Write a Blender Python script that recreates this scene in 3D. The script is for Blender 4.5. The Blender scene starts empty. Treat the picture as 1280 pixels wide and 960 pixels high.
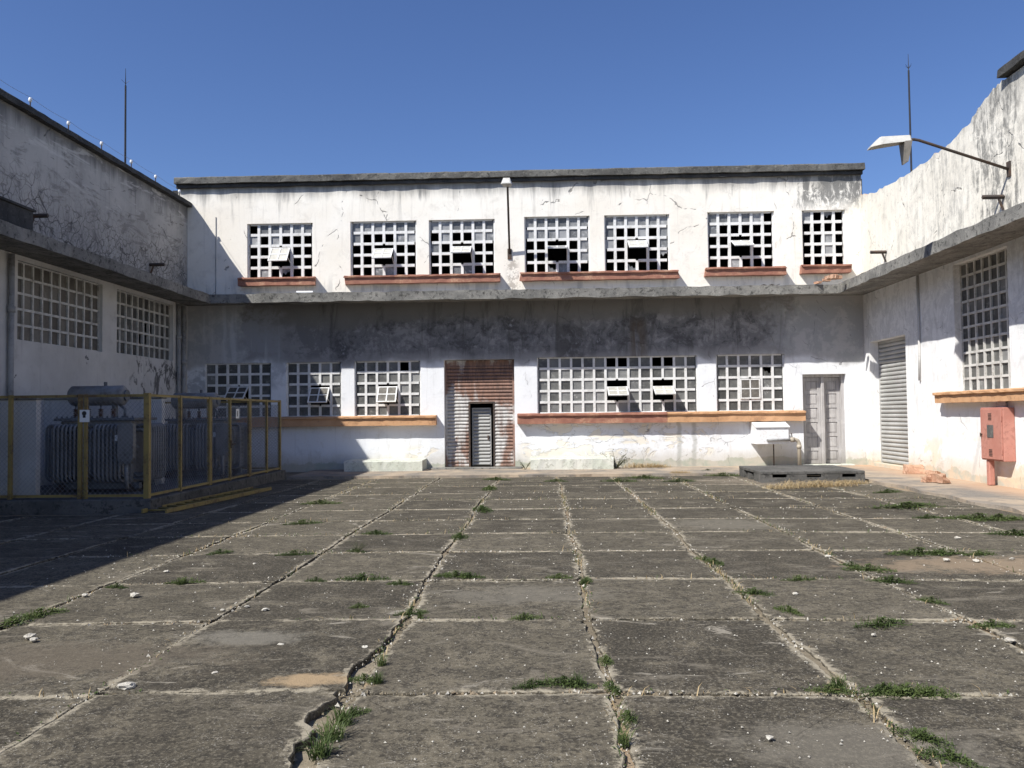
import bpy, math, random
from mathutils import Vector, Matrix
from mathutils import noise as mnoise
random.seed(11)
S = bpy.context.scene
COL = S.collection
R = math.radians

# ------------------------------------------------------------------ camera, sky, sun, exposure
FPX, CAMH = 1060.0, 1.6
_y = Vector(((678-640)/FPX, -(517-480)/FPX, -1)).normalized()
_u = Vector((-math.sin(R(.72)), math.cos(R(.72)), 0))
_z = (_u - _u.dot(_y)*_y).normalized()
_x = _y.cross(_z)
CW = Matrix((_x, _y, _z))                       # camera -> world rotation
cam = bpy.data.cameras.new('camera'); cam_o = bpy.data.objects.new('camera', cam); COL.objects.link(cam_o)
cam.sensor_width = 36; cam.lens = FPX/1280*36; cam.clip_start = .05; cam.clip_end = 3000
cam_o.matrix_world = Matrix.Translation((0, 0, CAMH)) @ CW.to_4x4()
S.camera = cam_o
SUN = Vector((.69, .60, -1)).normalized()       # direction the light travels
w = bpy.data.worlds.new('World'); S.world = w; w.use_nodes = True
wn = w.node_tree; bg = wn.nodes['Background']
sky = wn.nodes.new('ShaderNodeTexSky'); sky.sky_type = 'NISHITA'; sky.sun_disc = False
sky.sun_elevation = math.asin(-SUN.z); sky.sun_rotation = math.atan2(-SUN.x, -SUN.y)
sky.air_density = 1.0; sky.dust_density = .7; sky.ozone_density = 5.0; sky.altitude = 700
hs = wn.nodes.new('ShaderNodeHueSaturation'); hs.inputs['Saturation'].default_value = 1.10; hs.inputs['Hue'].default_value = .511
wn.links.new(sky.outputs[0], hs.inputs['Color']); wn.links.new(hs.outputs[0], bg.inputs[0]); bg.inputs[1].default_value = .096
sl = bpy.data.lights.new('sun', 'SUN'); sl.energy = 5.0; sl.angle = R(.53); sl.color = (1, .965, .90)
so = bpy.data.objects.new('sun', sl); COL.objects.link(so)
so.rotation_euler = SUN.to_track_quat('-Z', 'Y').to_euler(); so.location = (-20, -15, 30)
S.view_settings.view_transform = 'Standard'; S.view_settings.look = 'None'
S.view_settings.exposure = 0.44; S.view_settings.gamma = 1

def px(x, y, ax, v):
    d = CW @ Vector(((x-640)/FPX, (480-y)/FPX, -1)); c = Vector((0, 0, CAMH))
    return c + d*((v-c[ax])/d[ax])
def gpt(x, y, z=0): return px(x, y, 2, z)

# ------------------------------------------------------------------ mesh helpers
class MB:
    def __init__(s): s.v = []; s.f = []; s.m = []
    def face(s, pts, m=0):
        n = len(s.v); s.v += [tuple(p) for p in pts]; s.f.append(tuple(range(n, n+len(pts)))); s.m.append(m)
    def box(s, x0, x1, y0, y1, z0, z1, m=0):
        s.hexa([(x0,y0,z0),(x1,y0,z0),(x1,y1,z0),(x0,y1,z0),(x0,y0,z1),(x1,y0,z1),(x1,y1,z1),(x0,y1,z1)], m)
    def hexa(s, p, m=0):
        n = len(s.v); s.v += [tuple(q) for q in p]
        for a in ((0,3,2,1),(4,5,6,7),(0,1,5,4),(1,2,6,5),(2,3,7,6),(3,0,4,7)):
            s.f.append(tuple(n+i for i in a)); s.m.append(m)
    def tube(s, pts, r, n=8, m=0, caps=True):
        pts = [Vector(p) for p in pts]; rr = r if isinstance(r, (list, tuple)) else [r]*len(pts)
        base = len(s.v); up = None
        for i, p in enumerate(pts):
            d = (pts[min(i+1, len(pts)-1)] - pts[max(i-1, 0)]).normalized()
            if up is None:
                a = Vector((0,0,1)) if abs(d.z) < .9 else Vector((1,0,0)); up = d.cross(a).normalized()
            else: up = (up - up.dot(d)*d).normalized()
            b = d.cross(up)
            for k in range(n):
                t = 2*math.pi*k/n; s.v.append(tuple(p + (up*math.cos(t) + b*math.sin(t))*rr[i]))
        for i in range(len(pts)-1):
            for k in range(n):
                s.f.append((base+i*n+k, base+i*n+(k+1)%n, base+(i+1)*n+(k+1)%n, base+(i+1)*n+k)); s.m.append(m)
        if caps:
            s.f.append(tuple(base+k for k in range(n))[::-1]); s.m.append(m)
            e = base+(len(pts)-1)*n; s.f.append(tuple(e+k for k in range(n))); s.m.append(m)
    def prism(s, poly, a, b, m=0):           # poly of 3-D points, extruded by vector b-a
        n = len(s.v); k = len(poly); d = Vector(b)-Vector(a)
        s.v += [tuple(p) for p in poly] + [tuple(Vector(p)+d) for p in poly]
        s.f.append(tuple(range(n, n+k))[::-1]); s.m.append(m)
        s.f.append(tuple(range(n+k, n+2*k))); s.m.append(m)
        for i in range(k):
            j = (i+1) % k; s.f.append((n+i, n+j, n+k+j, n+k+i)); s.m.append(m)
    def mesh(s, name, mats, smooth=False):
        me = bpy.data.meshes.new(name); me.from_pydata(s.v, [], s.f)
        for mt in (mats if isinstance(mats, (list, tuple)) else [mats]): me.materials.append(mt)
        me.polygons.foreach_set('material_index', s.m)
        if smooth: me.polygons.foreach_set('use_smooth', [True]*len(s.f))
        me.update(); return me
    def build(s, name, mats, parent=None, smooth=False, bevel=0, fix=True):
        me = s.mesh(name, mats, smooth)
        if fix:
            import bmesh
            bm = bmesh.new(); bm.from_mesh(me); bmesh.ops.recalc_face_normals(bm, faces=bm.faces); bm.to_mesh(me); bm.free()
        o = link(name, me, parent)
        if bevel:
            b = o.modifiers.new('bevel', 'BEVEL'); b.width = bevel; b.segments = 2; b.limit_method = 'ANGLE'
        return o

def link(name, data, parent=None, loc=None):
    o = bpy.data.objects.new(name, data); COL.objects.link(o)
    if loc is not None: o.location = loc
    if parent is not None: adopt(o, parent)
    return o
def adopt(o, parent):                        # parts are built in world coordinates under a root placed at the thing's base
    o.parent = parent
    if parent.parent is None: o.matrix_parent_inverse = Matrix.Translation(-parent.location)
def tag(o, label=None, cat=None, group=None, kind=None):
    if label: o['label'] = label
    if cat: o['category'] = cat
    if group: o['group'] = group
    if kind: o['kind'] = kind
    return o
def thing(name, loc, label, cat, group=None):
    return tag(link(name, None, None, Vector(loc)), label, cat, group)
def copy_tree(o, parent=None):
    c = o.copy(); COL.objects.link(c); c.parent = parent
    if parent is not None: c.matrix_parent_inverse = o.matrix_parent_inverse.copy()
    for ch in o.children: copy_tree(ch, c)
    return c

# ------------------------------------------------------------------ material helpers
class NT:
    def __init__(s, name):
        s.mat = bpy.data.materials.new(name); s.mat.use_nodes = True
        s.t = s.mat.node_tree; s.p = s.t.nodes['Principled BSDF']; s.out = s.t.nodes['Material Output']
        g = s.n('ShaderNodeNewGeometry'); s.pos = g.outputs['Position']
        sp = s.n('ShaderNodeSeparateXYZ'); s.l(s.pos, sp.inputs[0]); s.x, s.y, s.z = sp.outputs
    def n(s, k): return s.t.nodes.new(k)
    def l(s, a, b): s.t.links.new(a, b)
    def put(s, v, sock):
        if isinstance(v, bpy.types.NodeSocket): s.l(v, sock)
        elif isinstance(v, (tuple, list)): sock.default_value = (*v, 1) if len(v) == 3 and len(sock.default_value) == 4 else v
        else: sock.default_value = v
    def vec(s, sc, off=(0,0,0), src=None):
        m = s.n('ShaderNodeMapping'); s.l(src or s.pos, m.inputs[0]); m.inputs['Scale'].default_value = sc; m.inputs['Location'].default_value = off
        return m.outputs[0]
    def noise(s, sc, detail=4, rough=.55, dist=0, off=(0,0,0)):
        if not isinstance(sc, (tuple, list)): sc = (sc,)*3
        t = s.n('ShaderNodeTexNoise'); s.l(s.vec(sc, off), t.inputs['Vector']); t.inputs['Scale'].default_value = 1
        t.inputs['Detail'].default_value = detail; t.inputs['Roughness'].default_value = rough; t.inputs['Distortion'].default_value = dist
        return t.outputs['Fac']
    def vor(s, sc, warp=.15, feature='DISTANCE_TO_EDGE', wscale=2.0):
        if not isinstance(sc, (tuple, list)): sc = (sc,)*3
        nz = s.n('ShaderNodeTexNoise'); s.l(s.pos, nz.inputs['Vector']); nz.inputs['Scale'].default_value = wscale; nz.inputs['Detail'].default_value = 3
        mv = s.n('ShaderNodeVectorMath'); mv.operation = 'MULTIPLY_ADD'; s.l(nz.outputs['Color'], mv.inputs[0]); mv.inputs[1].default_value = (warp*2,)*3; s.l(s.pos, mv.inputs[2])
        t = s.n('ShaderNodeTexVoronoi'); t.feature = feature; s.l(s.vec(sc, src=mv.outputs[0]), t.inputs['Vector']); t.inputs['Scale'].default_value = 1
        return t.outputs['Distance']
    def m(s, op, a, b=0.0, c=0.0):
        q = s.n('ShaderNodeMath'); q.operation = op
        for i, v in enumerate((a, b, c)): s.put(v, q.inputs[i])
        return q.outputs[0]
    def st(s, v, lo, hi):                    # smoothstep 0..1 (lo may exceed hi)
        q = s.n('ShaderNodeMapRange'); q.interpolation_type = 'SMOOTHSTEP'; s.put(v, q.inputs[0])
        if lo <= hi: q.inputs[1].default_value, q.inputs[2].default_value, q.inputs[3].default_value, q.inputs[4].default_value = lo, hi, 0, 1
        else: q.inputs[1].default_value, q.inputs[2].default_value, q.inputs[3].default_value, q.inputs[4].default_value = hi, lo, 1, 0
        return q.outputs[0]
    def band(s, v, a, b, c, d): return s.m('MULTIPLY', s.st(v, a, b), s.st(v, d, c))
    def mul(s, *a):
        r = a[0]
        for b in a[1:]: r = s.m('MULTIPLY', r, b)
        return r
    def mix(s, f, a, b, mode='MIX'):
        q = s.n('ShaderNodeMix'); q.data_type = 'RGBA'; q.blend_type = mode; s.put(f, q.inputs[0]); s.put(a, q.inputs[6]); s.put(b, q.inputs[7])
        return q.outputs[2]
    def bump(s, h, strength=.5, dist=.02):
        b = s.n('ShaderNodeBump'); b.inputs['Strength'].default_value = strength; b.inputs['Distance'].default_value = dist
        s.l(h, b.inputs['Height']); s.l(b.outputs[0], s.p.inputs['Normal'])
    def done(s, col, rough=.85, metal=0, spec=.3):
        s.put(col, s.p.inputs['Base Color']); s.put(rough, s.p.inputs['Roughness']); s.put(metal, s.p.inputs['Metallic'])
        s.p.inputs['Specular IOR Level'].default_value = spec
        return s.mat

def plaster(name, c1, c2, grime=(.10,.10,.10), top=None, grime_amt=.6, mould_shade=None, cracks=0, peel=None, base=None, extra=None, blot=.5):
    q = NT(name)
    big = q.noise(.55, 5, .6); mid = q.noise(2.6, 6, .65, .3); fine = q.noise(22, 5, .7)
    streak = q.noise((3.2, 3.2, .35), 5, .65, .4)
    streak2 = q.noise((9, 9, .55), 4, .6, .2, (3,1,0))
    col = q.mix(q.st(big, .35, .68), c1, c2)
    col = q.mix(q.mul(q.st(mid, .52, .75), blot), col, tuple(v*.72 for v in c2))
    col = q.mix(q.mul(q.st(streak2, .56, .78), .35), col, tuple(v*.6 for v in c2))
    col = q.mix(q.mul(q.st(fine, .58, .78), .28), col, tuple(v*.55 for v in c1))
    h = q.m('ADD', q.mul(mid, .6), q.mul(fine, .4))
    if top is not None:                     # soot running down from the coping
        reach = q.m('SUBTRACT', top, q.z)
        a = q.st(q.m('SUBTRACT', reach, q.mul(streak, .9)), .12, -.42)
        col = q.mix(q.mul(a, grime_amt), col, grime)
        b = q.mul(q.st(reach, 1.6, .1), q.st(streak, .56, .72))
        col = q.mix(q.mul(b, grime_amt*.75), col, tuple(v*1.6 for v in grime))
    if mould_shade:                               # lichen-dark zones with canopy shade painted in: list of (z0,z1,axis,a0,a1,amount,color)
        for (z0, z1, ax, a0, a1, amt, mc, th) in mould_shade:
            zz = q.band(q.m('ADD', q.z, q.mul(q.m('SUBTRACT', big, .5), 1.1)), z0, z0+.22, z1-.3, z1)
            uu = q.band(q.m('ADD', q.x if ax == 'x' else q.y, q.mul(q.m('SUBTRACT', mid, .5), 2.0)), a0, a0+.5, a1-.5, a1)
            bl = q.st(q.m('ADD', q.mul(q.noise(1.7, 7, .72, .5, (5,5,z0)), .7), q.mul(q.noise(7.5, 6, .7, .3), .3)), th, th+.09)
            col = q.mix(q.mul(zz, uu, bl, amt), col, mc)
    if peel:
        for (z0, z1, ax, a0, a1, pc, th) in peel:
            zz = q.band(q.z, z0, z0+.2, z1-.25, z1); uu = q.band(q.x if ax == 'x' else q.y, a0, a0+.5, a1-.5, a1)
            nn = q.noise((1.3,1.3,2.6), 6, .62, .6, (7,2,1))
            bl = q.mul(q.st(nn, th, th+.03), zz, uu)
            col = q.mix(q.mul(bl, .85), col, pc)
            edge = q.mul(q.band(nn, th-.012, th-.002, th+.004, th+.016), zz, uu)
            col = q.mix(q.mul(edge, .35), col, (.3,.28,.26))
            h = q.m('SUBTRACT', h, q.mul(bl, .8))
    if cracks:
        for (sc, wd, mask, amt) in cracks:
            e = q.vor(sc, .22, wscale=1.6)
            line = q.st(e, wd, wd*.25)
            mk = mask(q, big, mid) if mask else q.st(mid, .48, .58)
            line = q.mul(line, mk)
            col = q.mix(q.mul(line, amt), col, (.045,.042,.04))
            h = q.m('SUBTRACT', h, q.mul(line, 1.5))
    if base:                                # dirt band at the foot of the wall
        (bz, bc, bc2) = base
        edge = q.m('ADD', q.z, q.mul(q.m('SUBTRACT', q.noise((1.4,1.4,1.4), 5, .7), .5), .55))
        col = q.mix(q.mul(q.st(edge, bz*2.4, bz), .55), col, bc)
        col = q.mix(q.mul(q.st(edge, bz, bz*.8), .8), col, q.mix(q.st(mid, .4, .62), bc, bc2))
    if extra: col, h = extra(q, col, h, big, mid, fine, streak)
    q.bump(h, .45, .03)
    return q.done(col, .9, 0, .2)

def mask_low(z_hi, z_lo, y0=None, y1=None):
    def f(q, big, mid):
        r = q.mul(q.st(q.m('ADD', q.z, q.mul(q.m('SUBTRACT', big, .5), 2.2)), z_hi, z_lo), q.st(mid, .32, .44))
        if y0 is not None: r = q.mul(r, q.band(q.y, y0, y0+1.2, y1-1.2, y1))
        return r
    return f

def ex_back_upper(q, col, h, big, mid, fine, streak):
    # black streaking under the coping at the right-hand end, flaked into patches
    u = q.band(q.m('ADD', q.x, q.mul(q.m('SUBTRACT', streak, .5), 1.1)), 7.15, 7.6, 9.6, 9.9)
    v = q.st(q.m('ADD', q.z, q.mul(q.m('SUBTRACT', mid, .5), .9)), 7.2, 7.75)
    n = q.m('ADD', q.mul(q.noise((4.5,4.5,2.2), 9, .8, .8, (1,4,2)), .75), q.mul(streak, .25))
    col = q.mix(q.mul(u, v, q.st(n, .45, .53), .85), col, (.13,.13,.125))
    # rust and dirt below the lamp arm base
    a = q.mul(q.band(q.x, -1.08, -.86, -.78, -.55), q.st(q.z, 6.35, 6.0), q.st(q.noise(9, 5, .7), .44, .54))
    col = q.mix(q.mul(a, .6), col, (.25,.21,.18))
    f_ = q.mul(q.st(q.noise((2.2,2.2,1.6), 8, .78, .8, (5,5,2)), .55, .62), q.m('ADD', .35, q.mul(q.st(q.x, 2, 8), .65)))
    col = q.mix(q.mul(f_, .38), col, (.42,.40,.36))
    # grey drips below window corners
    b = q.mul(q.st(q.z, 5.85, 5.3), q.st(q.noise((5,5,.8), 4, .6), .5, .64))
    col = q.mix(q.mul(b, .4), col, (.33,.33,.33))
    return col, h
def ex_back_lower(q, col, h, big, mid, fine, streak):
    g1 = q.mul(q.st(q.noise((3.4,3.4,1.2), 9, .78, .6, (2,7,1)), .54, .64), q.st(q.z, 1.9, .3))
    col = q.mix(q.mul(g1, .4), col, (.50,.47,.41))
    # two damp runs below the sill
    for c in (3.92, 4.35):
        wv = q.m('ADD', q.x, q.mul(q.m('SUBTRACT', q.noise((.5,.5,3.5), 3, .5), .5), .28))
        a = q.mul(q.band(wv, c-.1, c-.02, c+.02, c+.1), q.st(q.z, 1.5, 1.3), .5)
        col = q.mix(a, col, (.30,.30,.26))
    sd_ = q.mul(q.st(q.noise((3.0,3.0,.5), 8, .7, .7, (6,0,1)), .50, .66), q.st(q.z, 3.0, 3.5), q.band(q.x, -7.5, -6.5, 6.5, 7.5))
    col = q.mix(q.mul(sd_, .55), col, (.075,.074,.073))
    # brown run over the long window and pale runs at the right
    a = q.mul(q.band(q.x, 2.45, 2.7, 2.85, 3.15), q.band(q.z, 3.0, 3.3, 4.1, 4.5), q.st(streak, .35, .5))
    col = q.mix(q.mul(a, .7), col, (.11,.085,.06))
    a = q.mul(q.band(q.x, .35, .55, 1.1, 1.35), q.band(q.z, 2.9, 3.2, 4.0, 4.3), q.st(mid, .38, .5))
    col = q.mix(q.mul(a, .7), col, (.085,.082,.08))
    a = q.mul(q.st(q.noise((4.5,4.5,.3), 4, .55, .3, (2,0,0)), .55, .68), q.st(q.x, -7.2, -8.2), q.st(q.z, 2.0, 3.4))
    col = q.mix(q.mul(a, .4), col, (.62,.64,.66))
    return col, h
def ex_left_upper(q, col, h, big, mid, fine, streak):
    a = q.st(q.noise((1.4,.7,2.6), 8, .75, .9, (2,6,3)), .52, .6)
    col = q.mix(q.mul(a, .6), col, (.20,.19,.175))
    b = q.mul(q.st(q.noise((.8,.5,3.2), 7, .72, .6, (9,1,3)), .55, .63), q.st(q.z, 6.2, 6.9))
    col = q.mix(q.mul(b, .6), col, (.62,.60,.56))
    return col, h
def ex_left_lower(q, col, h, big, mid, fine, streak):
    a = q.mul(q.band(q.y, 20.6, 21.6, 23.6, 24.4), q.band(q.z, 1.7, 2.2, 3.0, 3.4), q.st(q.noise((2.2,2.2,1.6), 7, .75, .8), .5, .57))
    col = q.mix(q.mul(a, .85), col, (.07,.07,.072))
    a = q.st(q.noise((2.6,2.6,2.6), 4, .6, 0, (9,9,9)), .69, .71)
    col = q.mix(q.mul(a, q.band(q.z, 1.9, 2.2, 3.0, 3.2), .85), col, (.08,.08,.085))
    return col, h
def ex_right_upper(q, col, h, big, mid, fine, streak):
    n = q.m('ADD', q.mul(q.noise((5.5,5.5,.9), 9, .78, .5, (3,8,1)), .6), q.mul(q.noise(3.4, 9, .8, .6, (1,2,8)), .4))
    a = q.mul(q.st(n, .44, .64), q.m('ADD', .3, q.mul(q.st(q.y, 23.5, 19.5), .7)))
    col = q.mix(q.mul(a, .72), col, (.25,.243,.225))
    f_ = q.st(q.noise(5.5, 8, .8, .8, (5,5,2)), .56, .62)
    col = q.mix(q.mul(f_, .5), col, (.34,.33,.30))
    a = q.mul(q.st(n, .47, .57), q.band(q.y, 16.3, 16.6, 17.9, 18.4))
    col = q.mix(q.mul(a, .7), col, (.12,.12,.115))
    return col, h
def ex_right_lower(q, col, h, big, mid, fine, streak):
    a = q.mul(q.st(q.noise((1.1,1.1,1.5), 5, .6, .3, (4,4,4)), .55, .62), q.st(q.z, 1.3, .6))
    col = q.mix(q.mul(a, .55), col, (.72,.60,.42))
    g1 = q.mul(q.st(q.noise((4.5,4.5,.6), 8, .75, .5, (2,7,1)), .52, .66), q.st(q.z, .2, 2.6))
    col = q.mix(q.mul(g1, .4), col, (.40,.395,.385))
    g2 = q.mul(q.st(q.noise(2.4, 9, .8, .7, (6,3,1)), .56, .63), q.st(q.z, 2.2, .5))
    col = q.mix(q.mul(g2, .45), col, (.50,.44,.35))
    for c, dz in ((18.2, .45), (15.9, .2)):
        wv = q.m('ADD', q.y, q.mul(q.m('SUBTRACT', q.z, 1.0), dz))
        a = q.mul(q.band(wv, c-.1, c-.03, c+.03, c+.1), q.st(q.z, 1.8, 1.6), .38)
        col = q.mix(a, col, (.42,.41,.38))
    return col, h

WHITE = (.80,.80,.79)
M = {}
M['bu'] = plaster('plaster_cream_back', (.84,.81,.745), (.80,.755,.67), top=8.42, grime_amt=.75, extra=ex_back_upper,
                  cracks=[((.55,.55,.33), .006, lambda q,b,m: q.st(m,.52,.58), .6)])
MC = (.155,.165,.185)
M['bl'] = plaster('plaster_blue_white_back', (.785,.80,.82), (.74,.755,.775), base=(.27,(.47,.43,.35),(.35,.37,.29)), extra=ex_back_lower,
                  mould_shade=[(2.9, 6.2, 'x', -12, 12, .85, (.42,.415,.41), .12), (3.0, 6.2, 'x', -9.0, 7.2, .9, (.27,.268,.27), .3), (3.2, 4.75, 'x', -7.6, 7.0, .85, (.17,.17,.178), .42), (3.3, 4.65, 'x', -6.5, 6.6, .85, (.09,.09,.094), .50), (4.2, 6.2, 'x', -9, 7.4, .8, (.20,.195,.185), .25), (3.2, 4.6, 'x', -6.5, 6.8, .7, (.46,.47,.50), .585),  # stains plus the shade under the canopy, put into the wall colour
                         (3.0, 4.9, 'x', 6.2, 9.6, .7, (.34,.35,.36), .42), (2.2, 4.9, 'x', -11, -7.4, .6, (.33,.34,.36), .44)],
                  peel=[(.25, 1.45, 'x', -.9, 5.2, (.76,.71,.61), .53), (.1, .8, 'x', -4.2, -2.7, (.72,.67,.57), .5)],
                  cracks=[((.9,.9,.7), .006, lambda q,b,m: q.mul(q.st(m,.5,.56), q.st(q.x,-1,0)), .5)])
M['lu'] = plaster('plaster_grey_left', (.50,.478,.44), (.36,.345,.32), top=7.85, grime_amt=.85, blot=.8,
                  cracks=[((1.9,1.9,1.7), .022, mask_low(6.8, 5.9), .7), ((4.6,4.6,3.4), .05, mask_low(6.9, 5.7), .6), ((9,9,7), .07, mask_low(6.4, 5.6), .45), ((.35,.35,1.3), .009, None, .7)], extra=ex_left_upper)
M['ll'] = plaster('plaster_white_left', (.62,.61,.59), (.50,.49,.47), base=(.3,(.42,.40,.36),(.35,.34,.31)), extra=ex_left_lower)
M['ru'] = plaster('plaster_cream_right', (.80,.765,.68), (.73,.69,.60), top=7.9, grime_amt=.35, extra=ex_right_upper, blot=.7,
                  cracks=[((.6,.6,.45), .007, None, .6)])
M['rl'] = plaster('plaster_white_right', (.80,.80,.795), (.765,.765,.76), base=(.26,(.60,.48,.34),(.42,.43,.36)), extra=ex_right_lower,
                  mould_shade=[(3.0, 5.2, 'y', 12, 25, .5, (.52,.525,.53), .45)],
                  cracks=[((.7,.7,.5), .006, None, .4)])
def concrete(name, c1, c2, dark=(.04,.04,.038), lichen=(.42,.41,.36), amt=.5, sc=1.0):
    q = NT(name); a = q.noise(1.3*sc, 6, .65, .3); b = q.noise(9*sc, 6, .75, .4); c = q.noise(45*sc, 4, .7)
    col = q.mix(q.st(a, .35, .65), c1, c2)
    col = q.mix(q.mul(q.st(b, .52, .62), .75), col, dark)
    col = q.mix(q.mul(q.st(q.noise(16*sc, 5, .7, 0, (4,4,4)), .58, .66), amt), col, lichen)
    col = q.mix(q.mul(q.st(c, .55, .7), .3), col, tuple(v*.5 for v in c1))
    q.bump(q.m('ADD', b, q.mul(c, .5)), .6, .03)
    return q.done(col, .95, 0, .15)
M['coping'] = concrete('weathered_coping', (.16,.157,.145), (.09,.088,.083), amt=.45, lichen=(.34,.33,.29))
M['copdark'] = concrete('sooty_coping', (.085,.084,.082), (.05,.05,.05), amt=.2, lichen=(.2,.2,.19))
M['canopy'] = concrete('canopy_concrete', (.27,.262,.24), (.15,.147,.137), amt=.4)
M['plinth'] = concrete('plinth_concrete', (.15,.145,.135), (.09,.088,.083), amt=.25, lichen=(.25,.24,.2))
M['block'] = concrete('pale_block', (.66,.66,.60), (.52,.55,.47), dark=(.36,.36,.30), amt=.3, lichen=(.72,.70,.63))
M['dark'] = (lambda q: q.done((.045,.045,.047), .95))(NT('dark_interior'))  # darkness of the unlit rooms put into a near-black colour
def paint(name, c1, c2, rust=None, amt=.5, rough=.5, metal=0, sc=1.0):
    q = NT(name); a = q.noise(2.2*sc, 6, .65, .3); b = q.noise(14*sc, 6, .7)
    col = q.mix(q.st(a, .38, .62), c1, c2)
    if rust: col = q.mix(q.mul(q.st(q.m('ADD', q.mul(a, .5), q.mul(b, .5)), .52, .6), amt), col, rust)
    col = q.mix(q.mul(q.st(b, .55, .75), .3), col, tuple(v*.55 for v in c1))
    q.bump(b, .25, .01)
    return q.done(col, rough, metal, .35)
M['bar'] = paint('white_bars', (.74,.74,.73), (.66,.66,.645), (.42,.40,.36), .45, .75, sc=2)
M['barshade'] = paint('shaded_white_bars', (.60,.59,.56), (.48,.47,.44), (.28,.26,.23), .55, .8, sc=2)  # white bars again, the wings' shade put into a darker colour
M['sill_o'] = paint('orange_sill', (.56,.33,.18), (.50,.28,.145), (.27,.15,.09), .5, .75)
M['sill_r'] = paint('brick_red_sill', (.27,.12,.085), (.35,.17,.115), (.50,.32,.21), .6, .8, sc=1.3)
M['yellow'] = paint('yellow_paint', (.30,.225,.075), (.23,.17,.065), (.12,.07,.04), .75, .6)
M['iron'] = paint('dark_iron', (.06,.05,.045), (.09,.065,.05), (.13,.06,.03), .6, .7, .2)
M['rod'] = paint('rod_steel', (.03,.03,.034), (.04,.04,.045), None, 0, .5, .3)
M['wire'] = paint('galvanised_wire', (.30,.31,.32), (.24,.24,.25), (.14,.1,.07), .3, .5, .4)
M['tgrey'] = paint('transformer_grey', (.235,.23,.22), (.175,.172,.165), (.10,.075,.055), .55, .55)
M['tdark'] = paint('transformer_dark', (.14,.15,.16), (.10,.105,.11), (.1,.06,.04), .4, .6)
M['porcelain'] = paint('brown_porcelain', (.07,.035,.02), (.09,.05,.03), None, 0, .2)
M['white'] = paint('white_enamel', (.80,.81,.82), (.76,.77,.78), (.45,.36,.26), .18, .4)
M['lamp'] = paint('lamp_aluminium', (.58,.57,.53), (.48,.47,.44), (.36,.3,.22), .3, .45)
M['lampin'] = paint('lamp_inside', (.22,.20,.175), (.16,.15,.13), (.16,.12,.08), .4, .5)
M['red'] = paint('faded_red_paint', (.43,.185,.14), (.48,.225,.175), (.25,.105,.075), .45, .65)
M['pipe'] = paint('grey_pipe', (.34,.34,.34), (.26,.26,.26), (.13,.12,.11), .5, .7)
M['pvc'] = paint('tan_pipe', (.42,.37,.29), (.36,.32,.26), (.2,.17,.13), .4, .6)
M['wood'] = None
q = NT('grey_door_wood'); gr = q.noise((26, 26, 1.2), 5, .65, .4); a = q.noise(2.5, 5, .6)
col = q.mix(q.st(gr, .35, .7), (.47,.455,.445), (.33,.315,.31)); col = q.mix(q.mul(q.st(a, .5, .65), .5), col, (.55,.53,.52))
col = q.mix(q.mul(q.st(q.m('ADD', q.z, q.mul(a, .5)), .72, .3), .6), col, (.24,.22,.2)); q.bump(gr, .4, .01); M['wood'] = q.done(col, .85)
q = NT('rusty_shutter'); a = q.noise((1.1,1.1,.85), 6, .62, .6, (2,0,3.3)); b = q.noise((14,14,3), 5, .7); st_ = q.noise((6,6,.5), 5, .6, .3)
col = q.mix(q.st(b, .4, .65), (.56,.55,.53), (.42,.40,.385))
rz = q.m('ADD', q.mul(a, .75), q.mul(st_, .25)); rz = q.m('ADD', rz, q.mul(q.band(q.z, 1.7, 2.3, 2.9, 3.3), .10)); rz = q.m('SUBTRACT', rz, q.mul(q.band(q.x, -2.9, -2.7, -2.45, -2.0), .12))
col = q.mix(q.mul(q.st(rz, .45, .56), .85), col, q.mix(q.st(b, .42, .62), (.235,.105,.06), (.13,.062,.042)))
q.bump(b, .3, .01); M['rust'] = q.done(col, .7, .15)
q = NT('galvanised_shutter'); b = q.noise((9,9,4), 5, .7); a = q.noise(1.2, 5, .6)
col = q.mix(q.st(a, .35, .65), (.47,.47,.455), (.38,.38,.365)); col = q.mix(q.mul(q.st(b, .55, .7), .4), col, (.30,.26,.22)); M['galv'] = q.done(col, .6, .2)
def glass(name, c1, c2, tr, rough=.28):
    q = NT(name); oi = q.n('ShaderNodeObjectInfo'); rnd = oi.outputs['Random']
    a = q.noise(6, 6, .7, .4); b = q.noise((60,60,60), 3, .6)
    col = q.mix(q.st(q.m('ADD', q.mul(a, .6), q.mul(rnd, .4)), .3, .72), c1, c2)
    col = q.mix(q.mul(q.st(a, .58, .7), .5), col, tuple(min(1, v*2.0) for v in c2))
    q.bump(q.m('ADD', b, a), .15, .004)
    q.done(col, q.m('ADD', rough, q.mul(a, .25)), 0, .5)
    t = q.n('ShaderNodeBsdfTransparent'); t.inputs[0].default_value = (.8,.85,.85,1); mx = q.n('ShaderNodeMixShader')
    q.put(q.mul(q.st(q.m('ADD', a, q.mul(rnd, .3)), .8, .45), tr), mx.inputs[0]); q.l(q.p.outputs[0], mx.inputs[1]); q.l(t.outputs[0], mx.inputs[2]); q.l(mx.outputs[0], q.out.inputs[0])
    return q.mat
M['glass_u'] = glass('dusty_glass_upper', (.14,.145,.15), (.31,.315,.32), .2)
M['glass_l'] = glass('patterned_glass', (.07,.07,.066), (.155,.155,.146), .15)
M['glass_d'] = glass('milky_glass', (.15,.152,.147), (.27,.27,.26), .1)
M['glass_s'] = glass('brown_glass', (.11,.10,.085), (.17,.16,.14), .15)
M['glass_sash'] = glass('sash_glass', (.40,.39,.35), (.52,.51,.46), .05, .4)
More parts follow.
